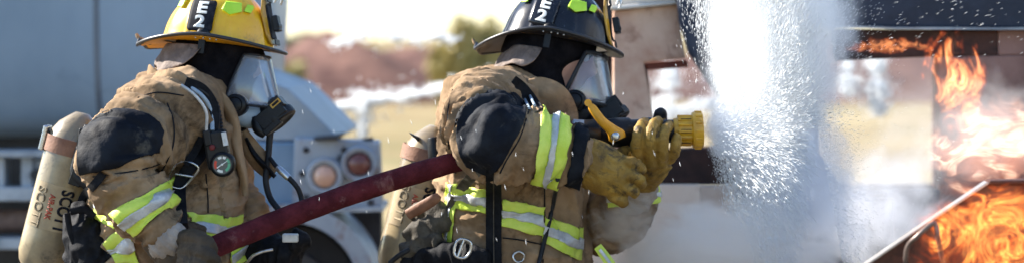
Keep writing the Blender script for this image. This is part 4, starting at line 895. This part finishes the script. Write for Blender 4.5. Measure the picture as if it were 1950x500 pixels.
hood_on(p2, [(50, 985, 1105, 5.22, .08, .1), (90, 960, 1135, 5.22, .092, .1), (120, 958, 1100, 5.22, .094, .1), (150, 975, 1088, 5.22, .092, .1), (180, 985, 1090, 5.22, .094, .1), (215, 1000, 1110, 5.22, .09, .1), (260, 1010, 1120, 5.22, .08, .1)], Y2, H2)
earflap(p2, H2, 95, 262, K['flap'], 1.12, 2., -.035, -.098)
helmet(p2, H2, K['black_gloss'], K['lining_dark'], .058, 1)
mk2, at2 = mask_on(p2, H2, 0, 1)
# near glove: gauntlet, palm under the grip, fingers curled over it
glove('glove', [[(1100, 300, 4.885, 44, .85), (1128, 312, 4.885, 48, .8), (1158, 328, 4.89, 46, .8), (1184, 344, 4.90, 38, .8), (1196, 352, 4.91, 30, .8)],
                [(1175, 318, 4.90, 22, .8), (1196, 308, 4.875, 13), (1214, 313, 4.885, 11), (1224, 324, 4.91, 10)], [(1180, 335, 4.89, 20, .8), (1202, 334, 4.87, 12.5), (1219, 342, 4.88, 11), (1225, 352, 4.90, 9)],
                [(1178, 352, 4.89, 20, .8), (1198, 359, 4.875, 12), (1212, 368, 4.89, 10)], [(1168, 366, 4.90, 18, .8), (1182, 378, 4.89, 14), (1190, 388, 4.90, 10)], [(1160, 308, 4.93, 17), (1180, 294, 4.96, 14), (1196, 288, 4.98, 12)]], K['glove'], p2, .0029, .0028, 2.)
m = MB(); m.tpx([(1096, 262, 4.90, 16, .9), (1102, 280, 4.86, 14, .9), (1110, 262, 4.92, 12, .9)], 12); m.obj('glove_strap', K['bluegrey'], p2)
# far glove wrapped round the nozzle barrel
YN = 5.0
glove('glove', [[(1216, 362, 5.09, 27, .9), (1228, 338, 5.04, 30, .8), (1244, 316, 5.0, 32, .8), (1256, 300, 4.99, 30, .8)],
                [(1220, 322, 4.97, 15), (1213, 290, 4.935, 12.5), (1214, 262, 4.920, 11.5), (1220, 242, 4.94, 11), (1230, 232, 4.985, 10)],
                [(1240, 316, 4.96, 14), (1237, 284, 4.925, 12), (1239, 258, 4.915, 11.5), (1245, 238, 4.94, 10.5), (1254, 229, 4.98, 10)],
                [(1260, 312, 4.96, 13), (1261, 288, 4.93, 11.5), (1263, 264, 4.92, 11), (1268, 247, 4.94, 10.5), (1276, 238, 4.975, 9)],
                [(1274, 304, 4.97, 12), (1284, 290, 4.945, 11), (1287, 272, 4.935, 10.5), (1290, 258, 4.95, 9)],
                [(1236, 330, 5.05, 16), (1250, 290, 5.08, 14), (1256, 250, 5.08, 13), (1258, 226, 5.06, 12), (1257, 212, 5.045, 9)]], K['glove'], p2, .0028, .0026, 8.)
m = MB(); m.tpx([(1256, 240, 5.072, 14), (1257, 224, 5.062, 13.5), (1258, 213, 5.048, 11.5), (1258, 206, 5.045, 5)], 12); m.obj('thumb_cap', K['rubber'], p2)
m = MB(); m.tpx([(1190, 396, 5.09, 12, 1), (1205, 380, 5.08, 30, .9), (1222, 358, 5.07, 30, .9), (1230, 346, 5.06, 20, .9)], 20); me = remesh(m, .004, 3); wrinkle(me, [([P(1190, 396, 5.1), P(1230, 346, 5.1)], 1)], .004, 40); mkobj('wrist_cuff', me, K['knit'], p2)
legs(p2, 975, 955, 1032, 5.12, 5.38, K['canvas'])
b2 = bvh_of(c2)
for pth in ([(1008, 208), (990, 262), (966, 302), (952, 330)], [(862, 170), (852, 220), (856, 290), (868, 330)], [(1037, 350), (1037, 412), (1034, 500)], [(958, 452), (990, 456), (1030, 464)], [(1006, 330), (1012, 352)]):
    strap(b2, pth, 1.3, .003, 5.02, .002, 'coat_seam', K['web'], coat2, 2)
ak2, cyl2, S2, a2_, b2_, d2, r2, L2 = airset('scuffed tan air cylinder on the back of the black-helmeted firefighter', (826, 262, 5.26), (768, 492, 5.26), 51, b2)
ringband(S2, .030, .066, -math.pi, math.pi, .0015, .003, K['bandbrown'], 'brown_band', ak2)
ringband(S2, .130, .235, -.95, .6, .0008, .001, K['paper'], 'paper_label', cyl2)
cyltext('SCOTT', S2, .172, .36, .040, K['ink'], cyl2, r2, .0014, .8); cyltext('AIR-PAK', S2, .175, -.10, .018, K['red'], cyl2, r2, .0005, .9); cyltext('SCOTT', S2, .178, -.56, .038, K['inkfaded'], cyl2, r2, .0008, .8)
m = MB(); m.prism([(778, 252), (800, 262), (796, 270)], 5.2, .02); m.tpx([(826, 262, 5.18, 12), (830, 300, 5.17, 14), (840, 335, 5.16, 10)], 12); m.obj('frame_bracket', K['black'], ak2, True, .002)
bundle(ak2, [[(790, 408, 5.14, 14, .8), (820, 398, 5.10, 18, .8), (838, 420, 5.08, 20, .8), (810, 440, 5.08, 24, .8), (780, 455, 5.1, 20, .8)], [(770, 480, 5.1, 16, .8), (800, 470, 5.08, 22, .8), (840, 462, 5.06, 20, .8)]], K['webgrey'], 'webbing_bundle', seed=3)
bundle(ak2, [[(780, 510, 5.1, 26, .8), (830, 490, 5.06, 28, .8), (880, 488, 5.02, 22, .8), (930, 492, 5.0, 18, .8)]], K['web'], 'waist_belt', seed=6)
m = MB(); m.tpx([(776, 408, 5.09, 10, .4), (800, 395, 5.07, 11, .4), (828, 378, 5.05, 10, .4), (836, 370, 5.05, 6, .4)], 10); m.obj('leather_tab', K['bandbrown'], ak2)
m = MB(); m.tpx([(742, 500, 5.08, 5), (768, 480, 5.07, 5), (800, 470, 5.06, 5), (824, 478, 5.05, 5)], 10); m.obj('air_line', K['rubber'], ak2)
strap(b2, [(912, 322), (884, 352), (864, 385), (848, 425)], 10, .010, 5.02, .005, 'side_strap', K['webgrey'], ak2, 3)
strap(b2, [(940, 322), (940, 380), (940, 440), (941, 530)], 15, .012, 5.02, .005, 'chest_strap', K['web'], ak2, 4)
strap(b2, [(940, 330), (940, 380), (940, 440), (941, 530)], 1.0, .019, 5.02, .002, 'strap_stitching', K['webgrey'], ak2, 4)
m = MB(); pts = [(1062, 340), (1056, 375), (1046, 420), (1036, 460), (1024, 510)]; m.tpx([(x, y, drape(b2, x, y, 5.02, .012).y, 4.5) for x, y in pts], 10, 6); m.obj('air_line', K['rubber'], ak2)
strap(b2, [(972, 158), (990, 172), (1006, 192), (1020, 214)], 17, .010, 5.02, .008, 'shoulder_strap', K['web'], ak2, 3)
for dx in (-4, 6):
    m = MB(); m.tpx([(x + dx, y - dx * .6, drape(b2, x, y, 5.02, .026).y, 2.6) for x, y in ((978, 156), (992, 170), (1002, 184), (1012, 204))], 8, 6); m.obj('air_line', K['bluegrey'], ak2)
m = MB(); tiltbox(m, 1022, 206, 4.99, 7, 18, .01, -25); m.obj('strap_label', K['silver'], ak2, False, .001)
m = MB(); ringpx(m, [(868, 462), (880, 454), (896, 460), (896, 478), (884, 490), (866, 484)], lambda x, y: 4.985, .0038); m.tpx([(872, 488, 4.985, 3), (884, 456, 4.985, 3)], 8); m.obj('waist_buckle', K['steel'], ak2)
m = MB(); ringpx(m, [(978, 484), (988, 478), (998, 484), (996, 494), (986, 498), (978, 492)], lambda x, y: drape(b2, x, y, 5.0, .006).y, .0026); m.obj('d_ring', K['steel'], ak2)
m = MB(); pts = [(894, 326), (910, 332), (930, 334), (948, 328)]; m.tpx([(x, y, 4.93, 3) for x, y in pts], 8); m.obj('hook_ring', K['steel'], ak2)
# reflective tag hanging at the bottom edge
tg = MB(); tg.tpx([(1138, 468, 4.96, 8, .3), (1150, 484, 4.955, 9, .3), (1166, 506, 4.95, 9, .3)], 8); o = tg.obj('glove_strap', K['lime'], ak2); o['label'] = 'lime strap end'
tg = MB(); tg.tpx([(1142, 474, 4.947, 3, .3), (1152, 487, 4.944, 3, .3), (1166, 506, 4.94, 3, .3)], 8); tg.obj('silver_stripe', K['silver'], ak2)

# ================================================================ hose and nozzle
hz = thing('fire_hose', P(640, 375, 4.9), 'dark red fire hose held across both firefighters ending in a black and yellow nozzle', 'fire hose')
m = MB(); m.tpx([(240, 620, 4.80, 21), (330, 520, 4.76, 21), (400, 474, 4.75, 21), (480, 440, 4.80, 21), (560, 408, 4.84, 21), (650, 375, 4.89, 20.5), (740, 345, 4.91, 20.5), (820, 321, 4.89, 20), (880, 305, 4.90, 19.5), (960, 290, 4.97, 19), (1040, 266, 5.0, 19), (1100, 252, 4.985, 19)], 28, 10)
me = m.mesh(); co = vco(me); bm_ = None; me.update(); no = vno(me); setco(me, co + no * (.0022 * pnoise(co * 14) + .0012 * pnoise(co * 40))[:, None]); mkobj('hose_line', me, K['hose'], hz)
m = MB(); m.lathe(P(1088, 250, YN), P(1120, 252, YN), [(0, .024), (.004, .030), (.03, .030), (.036, .026), (.042, .026)], 32); m.obj('coupling', K['bluegrey'], hz)
nz = MB(); nz.lathe(P(1108, 254, YN), P(1300, 249, YN), [(0, .024), (.006, .033), (.04, .034), (.046, .030), (.052, .034), (.085, .036), (.115, .036), (.122, .031), (.15, .031), (.155, .035), (.17, .035), (.175, .028), (.245, .028)], 40); body = nz.obj('nozzle', K['black'], hz)
m = MB(); m.lathe(P(1281, 249, YN), P(1340, 247, YN), [(0, .020), (.002, .030), (.010, .031), (.016, .034), (.044, .034), (.046, .036), (.048, .043), (.053, .045), (.069, .0445), (.073, .042), (.073, .030), (.055, .02)], 40); tip = m.obj('nozzle_tip', K['gold'], body)
m = MB(); a = P(1283, 249, YN); b = P(1338, 247, YN); d = (b - a).normalized()
for k in range(14):
    q = 2 * math.pi * k / 14; o_ = Vector((0, math.cos(q), math.sin(q))); rt3 = Matrix.Rotation(q, 3, 'X')
    m.box(a + d * .026 + o_ * .034, (.034, .006, .008), Matrix.Rotation(-q + math.pi / 2, 3, 'X'))
    m.box(a + d * .059 + o_ * .0445, (.016, .004, .006), Matrix.Rotation(-q + math.pi / 2, 3, 'X'))
m.obj('tip_ribs', K['gold'], body, False, .001)
m = MB()
for k in range(7):
    q = 2 * math.pi * (k + .5) / 7; o_ = Vector((0, math.cos(q), math.sin(q))); m.box(a + d * .028 + o_ * .0335, (.026, .009, .002), Matrix.Rotation(-q + math.pi / 2, 3, 'X'))
m.obj('tip_slots', K['ink'], body, False)
m = MB(); m.tpx([(1122, 200, 4.935, 4, .7), (1128, 206, 4.93, 8, .5), (1146, 230, 4.925, 9, .45), (1164, 246, 4.935, 11, .5), (1174, 258, 4.94, 17, .35), (1178, 266, 4.94, 14, .35)], 14); hb = m.obj('bale_handle', K['amber'], body)
m = MB(); m.tpx([(1122, 200, 5.065, 4, .7), (1146, 230, 5.07, 9, .45), (1174, 258, 5.05, 15, .35)], 12); m.tpx([(1120, 196, 4.93, 7), (1120, 196, 5.07, 7)], 12); m.obj('bale_handle', K['amber'], body)
m = MB(); q = P(1172, 259, 4.935); m.lathe(q + Vector((0, .03, 0)), q - Vector((0, .012, 0)), [(0, .012), (.030, .012), (.036, .010), (.038, .007), (.038, 0)], 20); m.box(q - Vector((0, .009, 0)), (.014, .002, .003), Matrix.Rotation(R(30), 3, 'Y')); m.obj('bolt', K['steel'], body)
m = MB(); m.tpx([(1190, 282, YN, 14), (1194, 310, YN, 13), (1196, 345, YN, 13)], 14); m.obj('pistol_grip', K['black'], body)
m = MB(); m.lathe(P(1176, 293, 4.965), P(1206, 294, 4.965), [(0, .004), (.002, .009), (.034, .009), (.038, .004)], 16); m.obj('grip_insert', K['amber'], body)
# ================================================================ water, smoke and fire
wm = bpy.data.materials.new('water_droplets'); wm.use_nodes = True; _t = wm.node_tree; _t.nodes.clear(); _o = _t.nodes.new('ShaderNodeOutputMaterial')
_d = _t.nodes.new('ShaderNodeBsdfDiffuse'); _d.inputs[0].default_value = (.95, .97, .99, 1); _r = _t.nodes.new('ShaderNodeBsdfTranslucent'); _r.inputs[0].default_value = (.95, .97, .99, 1); _m = _t.nodes.new('ShaderNodeMixShader'); _m.inputs[0].default_value = .55
_t.links.new(_d.outputs[0], _m.inputs[1]); _t.links.new(_r.outputs[0], _m.inputs[2]); _t.links.new(_m.outputs[0], _o.inputs[0])
def streaks(name, pos, dirs, ln, wd, label, cat):
    """droplets caught mid-flight: slim double pyramids lying along their path"""
    n = len(pos); d = dirs / (np.linalg.norm(dirs, axis=1)[:, None] + 1e-9); r = rng.normal(size=(n, 3)); u = np.cross(d, r); u /= np.linalg.norm(u, axis=1)[:, None]; v = np.cross(d, u)
    ln = ln[:, None]; wd = wd[:, None]
    V = np.stack([pos - d * ln, pos + d * ln, pos + d * ln * .3 + u * wd, pos + d * ln * .3 + (-.5 * u + .87 * v) * wd, pos + d * ln * .3 + (-.5 * u - .87 * v) * wd], 1).reshape(-1, 3)
    f = np.array([(0, 2, 3), (0, 3, 4), (0, 4, 2), (1, 3, 2), (1, 4, 3), (1, 2, 4)]); Fc = (f[None] + (np.arange(n) * 5)[:, None, None]).reshape(-1, 3)
    me = bpy.data.meshes.new(name); me.vertices.add(len(V)); me.vertices.foreach_set('co', V.ravel()); me.loops.add(Fc.size); me.loops.foreach_set('vertex_index', Fc.ravel()); me.polygons.add(len(Fc)); me.polygons.foreach_set('loop_start', np.arange(len(Fc)) * 3); me.polygons.foreach_set('loop_total', np.full(len(Fc), 3)); me.update(); me.validate()
    o = bpy.data.objects.new(name, me); COL.objects.link(o); me.materials.append(wm); return tag(o, label, cat, None, 'stuff')
T0 = np.array(P(1338, 248, 5.0))
def fog(n, seed=0):
    # a wide fog cone: speed falls with distance, so the curtain bulges forward no more than .35 m
    th = np.abs(rng.normal(0, .62, n)) + .05; hollow = rng.random(n) < .68; th[hollow] = rng.normal(1.12, .26, hollow.sum())
    th = np.clip(th, 0, 1.62); ph = rng.uniform(0, 2 * math.pi, n)
    up = rng.random(n) < .48; ph[up] = rng.normal(math.pi / 2, .55, up.sum())      # more of it thrown upward
    t = rng.random(n) ** .62
    d0 = np.stack([np.cos(th), np.sin(th) * np.cos(ph), np.sin(th) * np.sin(ph)], 1)
    torn = pnoise(d0 * 5.5 + 9) + .5 * pnoise(d0 * 13)
    reach = .35 + .10 * rng.random(n) + .20 * torn + np.where(d0[:, 2] < 0, .16 * -d0[:, 2], 0)
    r = t * np.where(d0[:, 2] > 0, 1.0, .75) * .62
    xx = reach * (1 - np.exp(-r * d0[:, 0] / reach * 1.5)) * .72
    p = np.stack([xx, r * d0[:, 1] * .5, r * d0[:, 2] + .02 * r * r], 1)
    r2 = r + .01; x2 = reach * (1 - np.exp(-r2 * d0[:, 0] / reach * 1.5)) * .72
    p2_ = np.stack([x2, r2 * d0[:, 1] * .5, r2 * d0[:, 2] + .02 * r2 * r2], 1)
    return T0 + p + rng.normal(0, .004, (n, 3)), p2_ - p, t
p, d, t = fog(110000)
rel = p - T0; rho = np.hypot(rel[:, 1], rel[:, 2])
xmin = np.where(rel[:, 2] > 0, np.interp(rho, [0, .02, .085, .215, .32, .6], [.004, .02, .045, 0, -.03, -.07]), np.interp(rho, [0, .02, .08, .2, .35], [.004, .015, .03, .055, .13])) + rng.normal(0, .007, len(rho))
k = rel[:, 0] > xmin; p, d, t = p[k], d[k], t[k]
streaks('water_fog', p, d, (.0012 + .0060 * t) * rng.lognormal(0, .5, len(t)), (.0003 + .00045 * rng.random(len(t))) * rng.lognormal(0, .35, len(t)) * (.6 + .6 * t), 'white water fog bursting from the nozzle', 'water spray')
# coarse droplets flung out at the right hand fringe and over the roof
n = 9000; q = rng.random(n); yy = rng.uniform(-120, 520, n); xx = 1560 + rng.exponential(26, n) + np.where(yy > 250, (yy - 250) * .18, 0)
pp = np.array([P(a, b, 5.0 + c_) for a, b, c_ in zip(xx, yy, rng.normal(0, .09, n))]); dd = pp - T0; dd[:, 0] *= .8
streaks('flying_droplets', pp, dd, rng.uniform(.0012, .005, n), rng.uniform(.0002, .0006, n), 'loose droplets at the right fringe of the water fog', 'water spray')
n = 170; xx = rng.uniform(1580, 1990, n); yy = rng.uniform(-20, 110, n); k = rng.random(n) < np.clip(1.1 - (yy / 130), .1, 1); xx, yy = xx[k], yy[k]
pp = np.array([P(a, b, 5.2 + c_) for a, b, c_ in zip(xx, yy, rng.uniform(-.3, .5, len(xx)))]); dd = np.tile([1, 0, .42], (len(pp), 1)) + rng.normal(0, .10, (len(pp), 3))
streaks('flying_droplets', pp, dd, rng.uniform(.002, .009, len(pp)), rng.uniform(.0003, .0006, len(pp)), 'fine droplets streaking past the dark blue roof', 'water spray')
# stray drops between camera and firefighters
n = 34; xx = rng.uniform(560, 1300, n); yy = rng.uniform(150, 480, n); pp = np.array([P(a, b, 4.55 + c_) for a, b, c_ in zip(xx, yy, rng.uniform(-.1, .15, n))]); dd = np.tile([.15, 0, -1], (n, 1)) + rng.normal(0, .15, (n, 3))
streaks('falling_drops', pp, dd, rng.uniform(.004, .009, n), rng.uniform(.0005, .0008, n), 'sparse drops falling in front of the red hose', 'water drops')
# second hose stream crossing the field behind, and its splashes
def jet(pth, n, wpx, Y, dirv, ln, name, label, wd=.004):
    a = cr(pth, 12); s = rng.uniform(0, len(a) - 1.001, n); i = s.astype(int); f = (s - i)[:, None]; c_ = a[i] * (1 - f) + a[i + 1] * f
    cl = pnoise(np.stack([c_[:, 0] * .03, c_[:, 1] * .03, np.zeros(n)], 1)); w_ = wpx * (.5 + 1.2 * np.clip(cl + .5, .1, 1)) * (.5 + rng.exponential(.6, n))
    off = rng.normal(0, 1, (n, 2)) * w_[:, None] * np.array([1, .6]); pp = np.array([P(x + o[0], y + o[1], Y + z) for (x, y), o, z in zip(c_, off, rng.normal(0, .08, n))])
    kp = pnoise(pp * np.array([9, 1, 26.]) + 3) + .25 * pnoise(pp * 60) > -.08 + .12 * rng.normal(size=n); pp = pp[kp]; n = len(pp); dd = np.tile(dirv, (n, 1)) + rng.normal(0, .25, (n, 3)); streaks(name, pp, dd, rng.uniform(.3, 1, n) * ln * .5, rng.uniform(.3, 1, n) * wd * .5, label, 'water spray')
jet([(560, 214), (640, 204), (720, 188), (800, 178), (880, 160), (960, 150)], 12000, 6, 9.5, (1, 0, .15), .05, 'water_jet', 'long white water stream crossing the field between the firefighters', .007)
jet([(694, 180), (692, 215), (690, 262)], 1600, 7, 9.4, (.1, 0, 1), .05, 'water_jet', 'short column of falling water left of the red rear lamp', .006)
jet([(640, 82), (680, 70), (720, 62), (765, 72), (820, 66), (860, 74)], 1900, 7, 9.0, (1, 0, .35), .045, 'water_splash', 'splashes flung up against the white sky between the helmets', .009)
jet([(1612, 105), (1614, 180)], 2400, 5, 9.5, (.05, 0, 1), .05, 'water_jet', 'thin falling water seen through the right window, left one', .006)
jet([(1668, 100), (1670, 160), (1672, 215)], 4500, 7, 9.5, (.05, 0, 1), .05, 'water_jet', 'wider falling water seen through the right window, right one', .007)
jet([(1272, 120), (1272, 200)], 2800, 7, 9.5, (.05, 0, 1), .05, 'water_jet', 'falling water seen through the left window', .006)
jet([(1180, 222), (1280, 214), (1390, 200)], 7200, 10, 9.6, (1, 0, .1), .05, 'water_jet', 'white water stream seen low in the left window', .007)

white = (.97, .985, 1)
def V(n, c_, d_, ns, lo, hi, **k): return vmat(n, c_, d_, ns, lo, hi, k.pop('g', .5), **k)
blob('haze_steam', 1600, 300, 8.6, 900, 330, .8, V('far_steam', (.95, .96, 1), .11, 1.2, .2, .6, dist=.3, falloff=3.0, seed=40), 'thin drifting steam beyond the burnt van', 'steam')
blob('spray_mist', 1482, 70, 5.06, 176, 360, .32, V('mist_core', white, 9, 3.6, .30, .58, dist=.8, falloff=2.1), 'dense white mist heart of the water fog', 'mist', 4)
blob('nozzle_mist', 1392, 250, 5.0, 74, 72, .08, V('mist_nozzle', (.93, .96, 1), 34, 2.6, .3, .7, dist=.6, falloff=2.2, seed=2), 'bluish mist puff at the nozzle mouth', 'mist')
blob('spray_mist', 1520, 330, 5.05, 150, 230, .16, V('mist_low', (.90, .94, 1), 11, 2.6, .32, .66, dist=.8, falloff=1.8, seed=5), 'thin bluish mist under the water fog', 'mist', -30)
blob('steam', 1390, 480, 5.05, 280, 130, .25, V('steam_low', (.99, .98, .97), 20, 2.4, .38, .64, dist=.8, falloff=1.6, seed=8), 'pale steam rising along the bottom below the nozzle', 'steam')
blob('steam', 1195, 425, 4.95, 110, 70, .12, V('steam_arm', (.95, .93, .90), 7, 2.6, .42, .66, dist=1.0, falloff=1.6, seed=11), 'wisp of steam in front of the far sleeve', 'steam')
blob('smoke', 1690, 395, 5.2, 150, 190, .2, V('smoke_mid', (.93, .95, 1), 8, 2.2, .40, .68, dist=.9, falloff=1.5, seed=14), 'bluish white smoke left of the fire box', 'smoke', 35)
blob('smoke', 1850, 250, 5.4, 220, 150, .2, V('smoke_right', (.96, .94, .94), 3.2, 2.0, .38, .66, dist=.8, falloff=1.6, seed=17), 'thin white smoke behind the tall flames', 'smoke', 0)
FO = ((.85, .05, .0), (1., .20, .03), (1., .55, .22)); FP = ((1., .26, .12), (1., .48, .30), (1., .78, .55))
def FL(n, sc, e, estr, seed, lo=.36, hi=.6, fall=1.6, pw=1.6, emin=.03, st=(1, .12, 1), dist=1.6): return vmat(n, (1, .5, .3), 1.5, sc, lo, hi, 0, stretch=st, dist=dist, emit=e, estr=estr, seed=seed, falloff=fall, power=pw, emin=emin)
blob('flame', 1895, 280, 4.95, 170, 125, .06, FL('flame_pale', 1.3, FP, 8, 21, .32, .5, 1.8, 1.0, .24), 'pale orange flames rising above the fire box', 'flames', -15)
blob('flame', 1820, 150, 5.85, 72, 120, .03, FL('flame_post', 1.15, FO, 26, 25, .40, .52), 'orange flame licking up beside the right window', 'flames', -12)
blob('flame', 1690, 88, 6.0, 115, 22, .03, FL('flame_header', 1.3, FO, 20, 29, .42, .58, st=(2.8, .12, .7)), 'low orange flame along the sooty window header', 'flames')
blob('flame', 1925, 462, 4.19, 205, 130, .035, FL('flame_box', 1.35, ((.70, .03, .0), (1., .18, .01), (1., .55, .13)), 27, 35, .32, .50, 1.0, 1.8, .010, st=(1.0, .12, .72), dist=2.6), 'deep orange flames over the face of the fire box', 'flames', 0)
